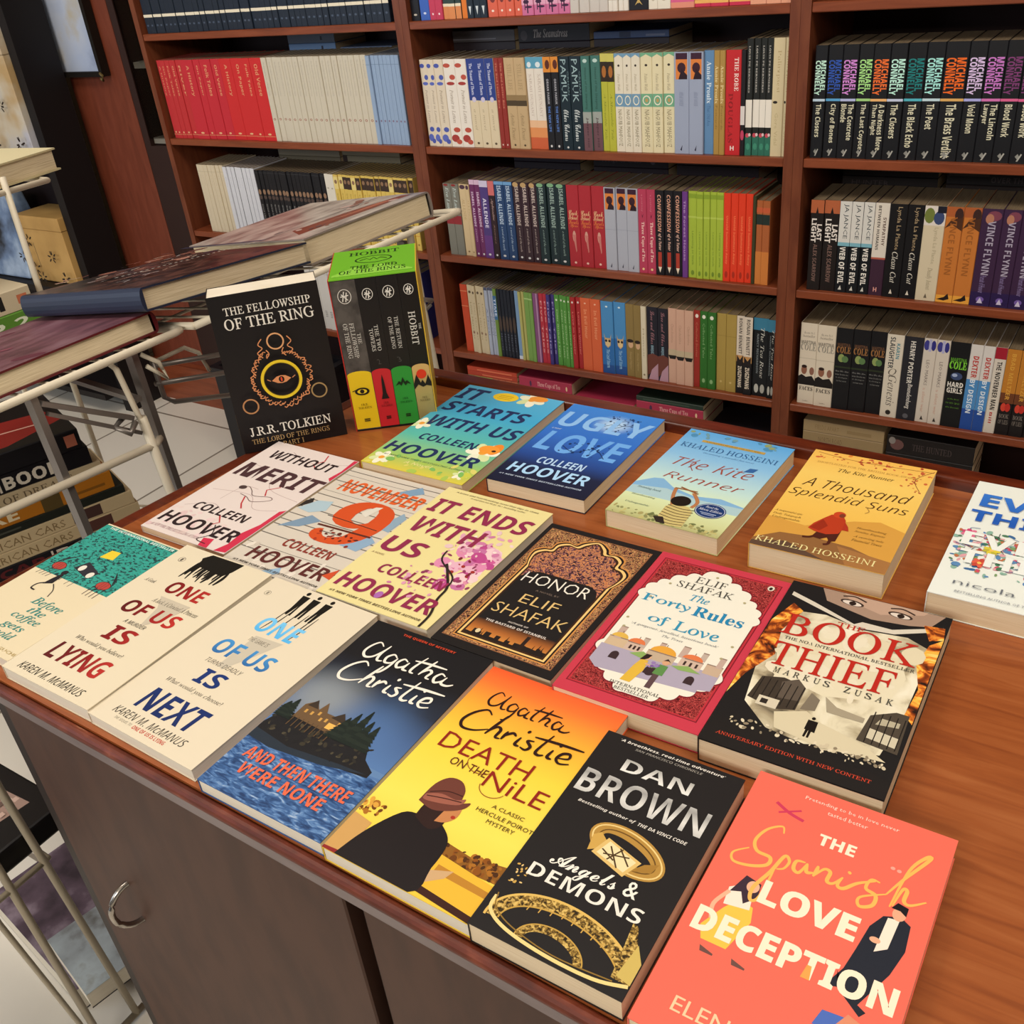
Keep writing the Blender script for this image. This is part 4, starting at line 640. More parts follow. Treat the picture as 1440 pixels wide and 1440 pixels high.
def a_next(a):
    a.ring(9.5,145.5,2.8,2.6,.4,'8a8270');a.poly([(8.7,144),(10.4,144),(10.6,147),(8.8,147)],'8a8270')
    for x,l in((42,-.12),(51,-.05),(61,.04)):figure(a,x,133,27,'15130f',l)
    for x in(36,40,46,54,60,63):a.line([(x,112),(x+2,124),(x+3,140)],1,'15130f',True,True)
    a.poly([(40,106),(64,108),(56,90),(46,70),(40,72)],'c4bcaa')
    g=grad('next_blue','Y',-.085,.07,[(0,'15285e'),(.45,'1a3474'),(.62,'3f86c4'),(.8,'58b4ec'),(1,'8ad0f4')])
    a.text('ONE','b4',30,110,67,126,g,.08);a.text('OF US','b4',21,80,73,95,g,.08);a.text('IS','b4',36,53,57,67,g,.08);a.text('NEXT','b4',21,19,74,38,g,.08)
    a.text('TURNS DEADLY','i',28,71,62,75,'5a544a',0,1);a.text('What would you choose?','si',20,44,73,49,'3a342c',0,1);a.text('THE GAME IS','i',38,100,56,104,'5a544a',0,1)
    a.text('KAREN M. McMANUS','i',13,9,80,15,'3a352e',.04);a.text('THE SEQUEL TO','i',20,5,36,7.5,'8a8474',0,1);a.text('ONE OF US IS LYING','b',38,4.6,68,7.6,'c04a3c',0,1)
flat('next',-.5765,.3907,-2.1,.1280,.2079,.012,'cream paperback with blue title under three small black silhouettes','ddd2ba',a_next,PAGE2)
SEA=noise('printed_sea',[(.35,'1f3a66'),(.5,'3a5f94'),(.6,'5f86b8'),(.72,'a8bcd4')],85,5,(1,3.5,1),dist=1)
def a_none(a):
    a.rect(0,0,100,50,SEA);a.poly([(0,50),(0,44),(40,48),(100,52),(100,56),(60,58)],'5f82b0')
    a.poly([(0,56),(4,66),(20,70),(50,72),(76,70),(82,60),(92,54),(92,49),(72,47),(40,44),(12,42),(0,46)],'1d1d20')
    a.poly([(0,50),(30,46),(70,50),(90,51),(60,44),(20,40),(0,42)],'26303c')
    blobs(a,80,2,50,80,70,.8,2.4,['2c2a26','38342a','1c1c1e','4a4436'],rs=61)
    w='6a5238'
    a.poly([(14,68),(14,80),(20,86),(26,80),(28,88),(33,80),(40,80),(44,84),(50,78),(50,66)],w);a.poly([(16,80),(20,87),(25,80)],'3a3028');a.poly([(38,78),(44,85),(51,77)],'3a3028')
    for x,y in((18,74),(23,74),(28,76),(32,72),(36,73),(46,74)):a.rect(x,y,x+1.8,y+3,'c89a50')
    a.rect(40,69,46,74,'e8b45c')
    for x in range(15,50,4):a.rect(x,60,x+.8,69,'5a4630')
    for x,h in((54,26),(60,31),(66,24),(72,22),(50,20),(8,18),(4,14)):
        for k in range(7):
            ww=(1-k/7)*7+1;y=64+h*k/7*.9;a.poly([(x-ww,y),(x+ww,y),(x+ww*.2,y+h/7*1.6),(x-ww*.2,y+h/7*1.6)],['1a2420','222c26'][k%2])
    st='ece6da'
    a.strokes(AG,14,128,92,156,100,40,2.0,st);a.strokes(CH,13,104,92,134,100,40,2.2,st);a.text('THE QUEEN OF MYSTERY','b',28,164,73,166.6,'d0482c')
    o='e0694a'
    a.text('AND THEN THERE','b4',10,27,93,36.5,o,.04);a.text('WERE NONE','b4',16,15.5,83,24.5,o,.04)
flat('none',-.4435,.3826,-.6,.1205,.2063,.013,'dark blue paperback with white signature and a house on an island',grad('none_g','Y',-.103,.103,[(0,'3a5f94'),(.34,'5478ac'),(.48,'45608e'),(.62,'283040'),(.78,'1a1a1e'),(1,'18181b')],glow=[(-.035,.005,.055,.045,'8c949a',.9),(.02,-.01,.05,.06,'5478ac',.6)]),a_none,PAGE2)
def a_nile(a):
    sp=lambda p,c:a.poly(spline(p+[p[0]],4)[:-1],c)
    a.poly([(58,36),(76,34),(99,38),(99,26),(62,24)],'8a5a20');blobs(a,70,58,26,99,36,1,2.6,['6a3c14','8a5018','4a2a12','a86c24'],rs=71);blobs(a,24,0,30,14,40,1,2.4,['6a3c14','a86c24','d8a040'],rs=72)
    a.poly([(60,28),(99,24),(99,4),(62,4)],'e4b438');a.poly([(64,22),(99,20),(99,16),(64,17)],'b8802c');a.poly([(0,28),(14,26),(14,2),(0,2)],'c89c5c');a.poly([(60,6),(60,16),(74,22),(72,16)],'c8a478');a.poly([(58,3),(99,0),(99,4),(60,7)],'3a1c14');a.poly([(0,0),(16,0),(14,3),(0,2)],'8a2424')
    sp([(9,0),(14,20),(24,40),(34,44),(44,46),(56,40),(61,32),(62,18),(60,0)],'1b1517')
    sp([(32,42),(33,54),(46,54),(50,44),(44,38)],'2c1a18');sp([(44,44),(50,46),(54,52),(52,60),(46,58)],'c08050');a.ell(52,51,1.4,1.2,'a83424')
    sp([(27,52),(28,66),(33,74),(41,75),(47,70),(50,62),(55,64),(54,59),(48,54),(38,50)],'6a3a30');sp([(28,58),(36,62),(46,62),(51,65),(50,60),(40,56),(29,54)],'9a5c4c');a.line([(29,60),(38,65),(48,66)],.7,'3a1c18');a.line([(29,57),(40,60),(50,62)],.7,'3a1c18')
    d='2a1512'
    a.strokes(AG,16,130,77,152,100,40,1.5,d);a.strokes(CH,11,106,92,134,100,40,2.1,d)
    r='8a2018'
    a.text('DEATH','r-5',10,92,73,105,r);a.text('ON THE','r',25,83,51,89,'5a2418');a.text('NiLE','r-5',52,78,92,90,r);a.ring(44,92,10,8,.4,'8a3a20',180,330);a.ring(60,80,9,8,.4,'8a3a20',190,340)
    a.text('A CLASSIC','r',67,67,88,69.6,'4a3414');a.text('HERCULE POIROT','r',60,61.4,97,64.2,'4a3414');a.text('MYSTERY','r',70,56.6,88,59.4,'4a3414')
flat('nile',-.3195,.3773,-1.,.1205,.2022,.013,'orange to yellow paperback with a person in a cloche hat seen from behind',grad('nile_g','Y',-.101,.101,[(0,'e8c440'),(.3,'f0dc5c'),(.58,'f0d044'),(.78,'f0a838'),(.92,'ea7434'),(1,'e45a2c')]),a_nile,PAGE2)
GOLDT=noise('gold_engraving',[(.38,'2a2010'),(.5,'8a6c30'),(.62,'d8b868')],420,3,dist=.8)
def a_angels(a):
    g='c89e50'
    a.ring(58,88,28,15,9,'b08840',0,360,40,-16);a.ring(58,88,26.5,13.5,1,'e8cc88',0,360,40,-16);a.ring(58,88,22,10.5,1,'6a4c20',0,360,40,-16);a.poly([(36,78),(34,90),(38,94),(48,86)],'c8a050');a.poly([(66,76),(78,80),(80,88),(72,84)],'a07834')
    a.poly([(39,78),(64,70),(70,84),(44,92)],'d8b870');a.poly([(42,79),(63,73),(67,83),(46,90)],'e8d8a8')
    for p in[[(46,80),(62,84)],[(48,87),(58,74)],[(44,83),(54,78)],[(54,88),(64,78)],[(50,77),(56,88)]]:a.line(p,1,'4a3820',False)
    a.ring(54,8,49,29,8,GOLDT,34,188,60,-8);a.ring(54,8,50,30,1.6,'d8b460',30,190,60,-8);a.ring(54,8,41,21.5,1,'c09a48',20,186,60,-8)
    a.ring(50,6,22,14,5,GOLDT,15,190,40,-8);a.ring(50,6,22.6,14.6,.8,'c09a48',15,190,40,-8)
    a.poly([(84,46),(88,44),(99.5,18),(99.5,9),(88,10),(86,30)],GOLDT);a.poly([(93,34),(99.5,24),(99.5,10),(90,12)],'c8b060')
    a.line([(5,24),(7,14),(22,7),(50,3.5),(80,4),(99,9)],2.2,'e8d08a');a.line([(5,26),(9,17),(24,10),(54,5.5),(90,8)],.8,'8a6c30')
    for x in range(12,84,7):a.line([(x,28-abs(x-48)*.2),(x+.5,33-abs(x-48)*.25)],.7,'c8a050',False)
    blobs(a,16,4,34,14,50,.4,1.2,['c8a050','e0c080'],rs=81)
    sv=grad('silver_letters','Y',.02,.07,[(0,'8c8c8a'),(.35,'d8d8d4'),(.55,'9a9a98'),(.8,'e4e4e0'),(1,'a8a8a4')])
    a.text('DAN','b-6',24,145,73,156,sv);a.text('BROWN','b-6',4,117,93,138,sv)
    a.text('Bestselling author of','bi',12,108.4,53,111.4,'d8d4cc',0,1);a.text('THE DA VINCI CODE','bi',55,108.4,88,111,'d8d4cc',0,1)
    a.text('DEMONS','b-8',12,45,87,55,'e6e2d8');a.text('Angels &','x6',20,54,78,70,'ece8de')
    a.text("‘A breathless, real-time adventure’",'bi',12,169,88,171.8,'e0dcd4',0,1);a.text('SAN FRANCISCO CHRONICLE','i',25,165.4,74,167.4,'a8a49c',0,1)
flat('angels',-.2098,.3629,-.3,.1024,.1790,.018,'black paperback with silver capitals, gold watch and gold ring of arches','1f1d1e',a_angels)
SPS=[[(25,124),(23,128),(17,123),(14,114),(17,108),(24,107),(24,102),(17,98),(9,97),(7,102),(13,108)],[(28,106),(28,95),(27,82),(24,80),(23,87),(27,99),(30,111),(33,109),(32,104),(29,102)],[(40,112),(36,111),(36,106),(39,105),(41,112)],[(41,112),(42,107),(45,108)],[(46,113),(46,110),(45.5,106)],[(46,107),(49,112.5),(52,112),(52,106.5),(55,106.5),(58,112)],[(58,112),(57,106.5),(60,106),(65,112),(72,117)],[(59.5,115.5),(60,116),(60.5,116.6)],[(74,117),(70,117),(69,111),(74,109),(74,103),(69,100),(68,105),(78,112)],[(78,112),(83,124),(91,141),(89,141),(84,130),(81,106)],[(82,107),(84,118),(86,118),(86,112),(89,111),(95,116)]]
def a_span(a):
    a.poly([(9,57),(12,50),(24,50),(29,68),(27,76),(20,78),(15,70)],'ecc04c');a.poly([(14,72),(13,82),(18,86),(25,80),(26,74)],'f0e0d0');a.poly([(14,80),(18,92),(26,90),(27,82),(22,76),(19,82)],'3a2a38');a.ell(23,87,3,3.4,'e8b090');a.line([(14,80),(10,70),(12,62)],2,'e8b090')
    for x in(14,29):a.poly([(x-1,47),(x+6,45),(x+6,44),(x,44)],'6a4a44')
    a.poly([(76,92),(80,100),(87,103),(92,100),(93,86),(90,72),(86,62),(82,52),(86,50),(84,47),(76,53),(70,64),(72,56),(67,54),(72,66),(74,78)],'1f2430');a.poly([(82,100),(87,101),(86,84),(81,80)],'f0e0d0');a.ell(86,104,3,3.8,'e0a888');a.poly([(82,106),(84,110),(89,109),(89,104),(86,106)],'15161c');a.ell(80,86,2.4,1.6,'e0a888')
    a.line([(15,142),(23,138),(31,136)],1.8,'c83a5a');a.line([(18,136),(28,142)],1.2,'c83a5a')
    o='f2b45c'
    for p in SPS:a.line(p,1.9,o,True,True)
    w='f4e6cc'
    a.text('THE','b14',41,125.5,59,132.5,w);a.text('LOVE','b20',27,80,72,94,w);a.text('DECEPTION','b20',5,53,96,67,w)
    a.ell(66,119,.1,.1,o);a.poly([(57,53),(61,53),(60,60),(58,60)],'e8a050')
    a.text('Pretending to be in love never','r',27,150,74,153,'f4d8c8',0,1);a.text('tasted better','r',40,145.4,60,148,'f4d8c8',0,1)
    a.text('ELENA ARMAS','r',14,12,88,19.5,'f4c8a0');a.poly([(68,35),(70,43),(80,44),(82,36)],'4a6ab8');a.poly([(76,38),(80,46),(86,44),(84,36)],'d88a6a')
    a.ell(77,128,1.1,1,'f4a090');a.ell(80,127.6,1.1,1,'f4a090')
flat('spanish',-.0905,.3663,-.2,.1246,.198,.017,'coral pink paperback with cream capitals and yellow script, nearest the front edge','e86a58',a_span)
def lobes(cx,top,side,y0,n=5):
    return []
ARAB=noise('gold_arabesque',[(.43,'1c1416'),(.47,'8a4a4a'),(.52,'c88a50'),(.57,'e0b878'),(.61,'241a18')],330,2,dist=2.4)
ARAB2=noise('purple_arabesque',[(.4,'241a1c'),(.48,'7a4a5c'),(.56,'d89858'),(.62,'b0684a')],260,3,dist=2)
ARCH=[(17,0),(17,104),(14,112),(13,122),(18,128),(24,130),(25,138),(32,143),(40,142),(44,148),(50,154),(56,148),(60,142),(68,143),(75,138),(76,130),(82,128),(87,122),(86,112),(83,104),(83,0)]
def arch(a,off,y0,m):
    p=[]
    for x,y in ARCH:
        k=1 if x>50 else -1 if x<50 else 0;p.append((x+k*off,(y0 if y==0 else y+off*.9)))
    q=[p[0]]+spline(p[1:-1],4)+[p[-1]];a.poly(q,m)
def a_honor(a):
    a.rect(4,8,95,161,'8a5c3c');a.rect(4.8,8.8,94.2,160.2,ARAB)
    arch(a,6,11,'c88a48');arch(a,4.8,12.2,'1c1516');arch(a,3.4,13.4,'e8c27a');arch(a,1.6,15,'3a2418');arch(a,0,16.5,ARAB2)
    a.poly([(17,16.5),(17,92),(20,99),(28,103),(72,103),(80,99),(83,92),(83,16.5)],'1d1b1c')
    a.put([(17,16.5),(83,16.5),(83,36),(17,36)],[(0,1,2,3)],grad('honor_sky','Y',-.078,-.056,[(0,'d08a40'),(.5,'a86430'),(1,'1d1b1c')]))
    g=random.Random(4);x=17
    while x<82:
        w=g.uniform(2,5);h=g.uniform(18.5,25);a.rect(x,16.5,min(83,x+w),h,'221a18')
        if g.random()<.3:a.poly([(x+.4,h),(x+1.4,h),(x+.9,h+5)],'221a18')
        x+=w
    a.rect(62,16.5,65,32,'2a1e1a');a.ell(26,22,1.8,2.4,'d8c8a0')
    a.text('HONOR','r-9',20,87,77,100,'e6e2d6');a.text('A NOVEL BY','r',38,80,58,82,'7a6a60',0,1);a.text('ELIF','r-9',33,63.5,65,74,'d8b878');a.text('SHAFAK','r-9',20,46,81,58,'d8b878');a.text('AUTHOR OF','b',40,39.4,57,41,'c8c0b8',0,1);a.text('THE BASTARD OF ISTANBUL','b',23.5,34.5,75,37,'d8d0c8',0,1)
flat('honor',-.3860,.5843,-.9,.1180,.1970,.013,'black paperback with ornate gold arch border and thin lettering','1c1a1b',a_honor)
ARABR=noise('red_arabesque',[(.42,'4a1014'),(.48,'a82a30'),(.54,'d0605a'),(.58,'6a161c')],330,2,dist=2.4)
def a_forty(a):
    a.rect(5,9,95,161,'7a1c28');a.rect(5.8,9.8,94.2,160.2,'b8303c');a.rect(7,11,93,159,ARABR)
    P=[(8,52),(8,112),(7,120),(11,127),(17,130),(19,138),(27,140),(30,147),(38,148),(44,152),(50,158),(56,152),(62,148),(70,147),(73,140),(81,138),(83,130),(89,127),(93,120),(92,112),(92,52),(91,40),(85,36),(85,28),(78,24),(70,24),(66,17),(58,14),(42,14),(34,17),(30,24),(22,24),(15,28),(15,36),(9,40)]
    P=[(8,56),(8,110),(8,120),(13,129),(20,136),(29,145),(39,150),(50,158),(61,150),(71,145),(80,136),(87,129),(92,120),(92,110),(92,56),(90,44),(84,35),(76,27),(66,20),(57,14),(43,14),(34,20),(24,27),(16,35),(10,44)]
    Q=[]
    for i,p in enumerate(P):
        q=P[(i+1)%len(P)];dx,dy=q[0]-p[0],q[1]-p[1];L=math.hypot(dx,dy);k=0 if L>30 or abs(dy)<.1 else .3
        for j in range(6):
            t=j/6;b=4*t*(1-t)*k*L;Q.append((p[0]+dx*t-dy/L*b,p[1]+dy*t+dx/L*b))
    P=Q
    def sc(k):return [(50+(x-50)*k,86+(y-86)*k) for x,y in P]
    a.poly(sc(1.02),'7a1c28');a.poly(sc(1),'e6e4d6')
    a.poly([(8.5,34),(8.5,52),(91.5,55),(91.5,38),(84,36),(84,33),(16,28)],'a8a0b4')
    for x,y,w,h,c in((10,52,14,10,'c8b090'),(24,52,13,9,'c8b0a0'),(40,50,20,9,'bca890'),(63,52,15,9,'c8b0a0'),(80,52,11,10,'c0a890'),(13,60,5,14,'bca498'),(33,58,4,11,'b8a89c'),(45,60,4,9,'bca498'),(60,60,5,12,'bca498'),(74,62,4,9,'b8a89c'),(86,60,4,11,'bca498')):a.rect(x,y,x+w,y+h,c);a.rect(x,y+h-1,x+w,y+h,'8a7468')
    for x,y,rx,ry,c in((17,62,6,5,'d8b050'),(30,61,6,5,'d8784a'),(50,59,9,7,'dca03c'),(70,61,7,5,'d8784a')):
        a.poly([(x-rx,y)]+[(x+rx*math.cos(R(t)),y+ry*math.sin(R(t))) for t in range(170,0,-20)]+[(x+rx,y)],c);a.line([(x,y+ry),(x,y+ry+2)],.5,'6a4a30',False)
    for x,y in((27,54),(30,54),(33,54),(66,54),(70,54),(74,54)):a.rect(x,y,x+1.5,y+4,'3a2a28')
    for x,y,r in((22,40,3),(50,36,4),(76,38,3)):a.ell(x,y+4,r,r*1.3,'3a2a2e');a.rect(x-r,y,x+r,y+4,'3a2a2e')
    a.poly([(30,50),(38,55),(44,52),(40,48)],'88a860');a.poly([(60,50),(70,54),(80,50),(66,48)],'88a860')
    a.poly([(36,24),(38,40),(40,48),(45,48),(46,38),(43,24)],'d8b040');a.ell(43,51,2.4,2.8,'d8a884');a.poly([(39,47),(41,54),(45,54),(44,50),(42,48)],'2a1c1c');a.line([(44,45),(50,43)],1.2,'d8a884')
    a.poly([(53,24),(53,40),(57,40),(57,24)],'5a4448');a.poly([(52,38),(53,48),(59,48),(59,38)],'5c8a4c');a.ell(56,51,2.4,2.8,'d0a07c');a.poly([(53.6,52),(56,55),(59,52),(57,53)],'2a1c1c');a.line([(53,44),(48,43)],1.2,'5c8a4c');blobs(a,10,47,42,53,48,.8,1.6,['7a5a9c','9078b0'],rs=91)
    for x,y in((22,132),(78,132),(16,112),(84,108),(12,84),(88,84),(86,70),(14,74),(50,152)):a.ell(x,y,1.1,1.1,'a8a078',0,8)
    a.text('ELIF','su',37,140.5,60,148,'4a4a46');a.text('SHAFAK','su',27,131,69,138.5,'4a4a46')
    b='2f8fb4';a.text('The','si6',42,119,56,127,b);a.text('Forty','su7',11,104,47,115,b);a.text('Rules','s4',50,104,86,115,'2482b0');a.text('of','su7',25,84,40,95,b);a.text('Love','su8',45,84,77,94.5,b)
    a.text("‘A gorgeous, jewelled, luxurious book’",'si',17,78,80,81,'6a7078',0,1);a.text('The Times','si',42,74,57,76.5,'6a7078',0,1)
    a.text('INTERNATIONAL','su6',31,18.6,66,21.6,'4a4a46');a.text('BESTSELLER','su6',36,14.8,60,17.6,'4a4a46')
    a.ell(88.5,155.5,2.4,3,'d8d0c0');a.ell(88.5,155.2,1.2,1.8,'2a2424')
flat('forty',-.262,.5764,0,.1195,.2004,.018,'crimson bordered paperback with a white arched panel and domed town','c23a4c',a_forty)
FIRE=noise('printed_fire',[(.34,'241612'),(.44,'8a3c14'),(.52,'d8782c'),(.6,'f0b848'),(.7,'f4dc88')],70,6,dist=1.4)
SMOKE=noise('printed_smoke',[(.32,'4a4236'),(.45,'a89c80'),(.56,'d8d0b4'),(.7,'e8e2cc')],32,6,dist=.6)
def a_thief(a):
    a.rect(0,0,100,164,'1b1a1b');a.poly([(20,163.5),(26,151),(44,146),(56,143),(78,146),(90,150),(96,163.5)],'a08674');a.poly([(34,163.5),(40,156),(60,150),(84,160),(86,163.5)],'b89a86')
    for x,y in((41,155),(71,154)):a.ell(x,y,7.5,3,'3a2c26',-4);a.ell(x,y-.4,6,2.2,'d8ccc0',-4);a.ell(x+.4,y-.4,2.2,2.2,'2a1e1a');a.line([(x-7,y+5),(x,y+7),(x+8,y+4)],1.3,'3a2a24')
    a.poly([(4,152),(20,146),(48,134),(52,138),(70,138),(97,152),(97,148),(72,134),(50,131),(20,142),(4,148)],'cfc8b8')
    a.poly([(8,132),(30,136),(48,132),(52,130),(80,134),(93,128),(95,100),(94,60),(90,30),(60,20),(30,24),(12,40),(6,80)],SMOKE)
    a.poly([(0,42),(4,62),(14,86),(10,110),(16,134),(8,140),(1,118),(0,80)],FIRE);a.poly([(93,132),(99.5,140),(99.5,60),(94,66),(96,90),(90,112)],FIRE);a.poly([(86,150),(98,152),(99.5,140),(92,136)],FIRE)
    e='dcd4b8'
    a.poly([(18,112),(80,116),(88,96),(84,72),(50,62),(20,70),(14,90)],e);blobs(a,40,14,66,88,124,4,9,['dcd4b8','e0d8c0','d8ceb0'],rs=101)
    d='3c342c'
    a.poly([(12,44),(14,64),(26,68),(36,66),(40,60),(40,44),(28,40)],d);a.poly([(26,64),(34,70),(40,64),(40,52),(28,50)],'5a5046');a.poly([(42,46),(44,62),(50,58),(50,48)],'7a7060')
    for x in range(15,40,4):a.line([(x,44),(x+.4,64)],.6,'1f1b18',False)
    a.rect(18,40,30,48,'cfc6b0');a.rect(20,42,24,46,'2c2622');a.poly([(76,36),(78,58),(90,66),(97,66),(98,34)],'4a4238');a.poly([(80,40),(96,38),(96,46),(80,48)],'c8c0a8');a.poly([(82,52),(94,54),(94,58),(84,58)],'b0a890')
    for x in(80,84,88,92,96):a.line([(x,36),(x,62)],.6,'1f1b18',False)
    a.poly([(30,38),(46,46),(56,40),(80,34),(94,26),(60,22),(34,26)],'d0c6a8');a.poly([(52,62),(60,56),(76,54),(76,50),(56,50)],'a09680')
    figure(a,51.5,26,17,'17120f');a.poly([(49,32),(49,40),(54.5,40),(55,31)],'17120f')
    a.poly([(0,22),(12,20),(30,24),(48,19),(58,23),(72,14),(86,17),(100,13),(100,0),(0,0)],'1d1b1b');blobs(a,70,8,18,96,26,.6,1.7,['c8bca0','8a7e68','d8ceb4'],rs=103);a.poly([(0,16),(14,15),(40,17),(70,12),(100,11),(100,0),(0,0)],'1d1b1b')
    r='b4281e'
    a.text('THE','su6',39,127.5,56,132,r);a.text('BOOK','su6',9,107,90,129,r);a.text('THIEF','su6',11,77,83,99,r);a.text('THE NO.1 INTERNATIONAL BESTSELLER','su6',14,102.6,91,105.4,'3a3a34',0,1)
    for k,c in enumerate('MARKUS ZUSAK'):
        if c!=' ':a.text(c,'su6',18+k*5.9,70,18+k*5.9+3.7,75,'3a3a34')
    a.text('ANNIVERSARY EDITION WITH NEW CONTENT','su6',7,8,91,10.6,'c8452c',0,1)
flat('thief',-.138,.5748,.5,.1262,.2068,.021,'dark paperback with red serif title, watching eyes and a smoky street','1b1a1b',a_thief)
# ---------------------------------------------------------------- upright paperback leaning back, and the boxed set
def frame3(o,x,z,y):                      # matrix from an origin and three unit axes
    return Matrix((x,y,z)).transposed().to_4x4()@Matrix.Identity(4) if 0 else Matrix(((x[0],y[0],z[0],o[0]),(x[1],y[1],z[1],o[1]),(x[2],y[2],z[2],o[2]),(0,0,0,1)))
def a_fel(a):
    w='e4e0d6';a.text('THE FELLOWSHIP','su8',12.5,135,91,142.5,w);a.text('OF THE RING','su10',10.5,121.5,92,132,w)
    o='d89060'
    for k in range(70):
        if 76<k*360/70<104:continue
        t=R(k*360/70);g=random.Random(k);r=25+g.uniform(-2,2.5);a.line([(50+r*math.cos(t-.06),70+r*math.sin(t-.06)*1.02),(50+(r+2.4)*math.cos(t),70+(r+1.6)*math.sin(t)),(50+r*math.cos(t+.09),70+(r-.8)*math.sin(t+.09))],.9,o)
    for p in[[(38,93),(34,98),(39,102),(36,106),(40,111)],[(62,93),(66,97),(62,101),(66,105),(63,110)],[(41,92),(44,96),(42,100)],[(59,92),(56,96),(58,100)]]:a.line(p,.9,o)
    a.ring(50,70,19,19,2.6,'e6c82c');a.ring(50,70,16.4,16.4,.5,'8a7418')
    for x,y,r,c in((52,107,8,'d8a070'),(16.7,49,7.6,'b88458'),(82,53,7.6,'a08458')):a.ring(x,y,r,r,1.4,c)
    a.poly([(41,70),(46,73.4),(50,74),(54,73.4),(59,70),(54,67),(50,66.4),(46,67)],o);a.ell(50,70.2,2.6,3,'17110e');a.ell(50,70.2,.8,2.2,'d84a28');a.line([(40,70),(37,72)],.7,o);a.line([(60,70),(63,72)],.7,o)
    a.text('J.R.R. TOLKIEN','su8',10,19,87,28,w);a.text('THE LORD OF THE RINGS','su6',10,11,84,16,'a88a5c');a.text('PART I','su6',38,4,58,9,'a88a5c')
ln=R(3);nv=Vector((.727,-.687,0));dv=Vector((.687,.727,0));up=(Vector((0,0,1))*math.cos(ln)-nv*math.sin(ln));fwd=dv.cross(up).normalized()
base=Vector((-.874,.686,ZT+.0006))
k=thing('paperback_book','black paperback with gold ring emblem standing upright at the back left corner of table','book',frame3(base,dv,up,-fwd))
W_,H_,D_=.124,.191,.045
c=MB();bk=M('181516',.35)
c.box(0,0,0,W_,.0008,H_,bk).box(0,D_-.0008,0,W_,D_,H_,bk).box(0,.0008,0,.0008,D_-.0008,H_,bk)
c.box(-.00015,.0012,.008,.0001,D_-.0012,.05,M('b08c2c',.35))
a=Art(c,lambda u,v,n:(u*W_/100,-n,v*W_/100));a_fel(a);c.build('cover',k)
MB().box(.0009,.0009,.0006,W_-.001,D_-.0009,H_-.0006,PAGE2).build('page_block',k)
th=R(37.5);sx=Vector((math.cos(th),math.sin(th),0));sy=Vector((-math.sin(th),math.cos(th),0))
mo=frame3((-.782,.785,ZT+.0004),sx,Vector((0,0,1)),sy)
SW,SD,SH=.101,.112,.19
k=thing('book_slipcase','open slipcase with lime green lid holding four slim black-topped books','slipcase',mo);c=MB();tk=.0011
GR=M('6fb32c',.35)
c.box(0,.001,0,tk,SD,SH,M('b02a24',.35)).build('left_panel',k);MB().box(SW-tk,.001,0,SW,SD,SH,M('d8b038',.35)).build('right_panel',k)
MB().box(tk,.001,0,SW-tk,SD,tk,BLACK).build('bottom_panel',k);MB().box(tk,SD-tk,tk,SW-tk,SD,SH-tk,BLACK).build('back_panel',k)
c=MB();c.box(tk,.001,SH-tk,SW-tk,SD,SH,GR);a=Art(c,lambda u,v,n:(u*SW/100,v*SW/100,SH+n))
dg='1f3a14'
a.text('THE','su10',44,103,56,107,dg);a.text('HOBBIT','su14',20,86,80,100,dg);a.ring(50,66,22,14,2,dg);a.line([(34,64),(42,70),(46,64),(50,72),(54,64),(58,70),(66,64)],2,dg,False);a.poly([(4,16),(30,40),(40,26),(60,44),(96,14),(96,10),(4,10)],'8cc848');a.text('THE LORD','su12',24,32,78,44,dg);a.text('OF THE RINGS','su12',12,16,88,29,dg);c.build('lid',k)
def boxed(x,w,top,bot,ops,label):
    t=thing('paperback_book',label,'book',mo@Matrix.Translation((x,.0015,tk+.0003)),'boxed books in the slipcase');h=SH-2*tk-.001;c=MB();m=M(top,.35) if isinstance(top,str) else top;d=.108
    c.box(0,0,0,w,.001,h,m).box(0,.001,0,.0006,d,h,m).box(w-.0006,.001,0,w,d,h,m);a=Art(c,lambda X,Z,n:(X,-n,Z))
    a.poly([(0.0002,.001),(w-.0002,.001),(w-.0002,h*.385)]+[(w/2+(w/2-.0002)*math.cos(R(t)),h*.385+.0045*math.sin(R(t))) for t in range(20,180,20)]+[(.0002,h*.385)],bot)
    cx=w/2;a.ring(cx,h*.9,w*.27,w*.3,.0008,'d8d4cc')
    for p in[[(-.1,-.2),(0,.2)],[(.12,-.16),(-.12,.1)],[(-.16,0),(.16,.04)],[(.02,-.22),(.1,.16)]]:a.line([(cx+x*w,h*.9+y*w) for x,y in p],.0011,'e0dcd4',False)
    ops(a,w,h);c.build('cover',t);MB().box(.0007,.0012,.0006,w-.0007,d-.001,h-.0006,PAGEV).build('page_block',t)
wt='d0ccc4'
def pub(a,w,h):
    for q in(.06,.068,.076):a.rect(w*.38,h*q-.0005,w*.62,h*q+.0005,'1a1410')
def o1(a,w,h):
    a.down('THE','su4',w*.72,w*.86,h*.66,h*.59,wt);a.down('FELLOWSHIP','su4',w*.48,w*.66,h*.73,h*.5,wt);a.down('OF THE RING','su4',w*.22,w*.4,h*.73,h*.5,wt)
    a.ell(w/2,h*.27,w*.3,w*.17,'1c1410');a.ell(w/2,h*.27,w*.2,w*.1,'e8c828');a.ell(w/2,h*.27,w*.09,w*.09,'1c1410');a.line([(w*.1,h*.275),(w*.3,h*.285),(w*.5,h*.29)],.001,'1c1410');a.text('J.R.R.','su',w*.35,h*.17,w*.65,h*.185,'5a4a10',0,1);a.text('TOLKIEN','su',w*.22,h*.148,w*.78,h*.163,'5a4a10',0,1);pub(a,w,h)
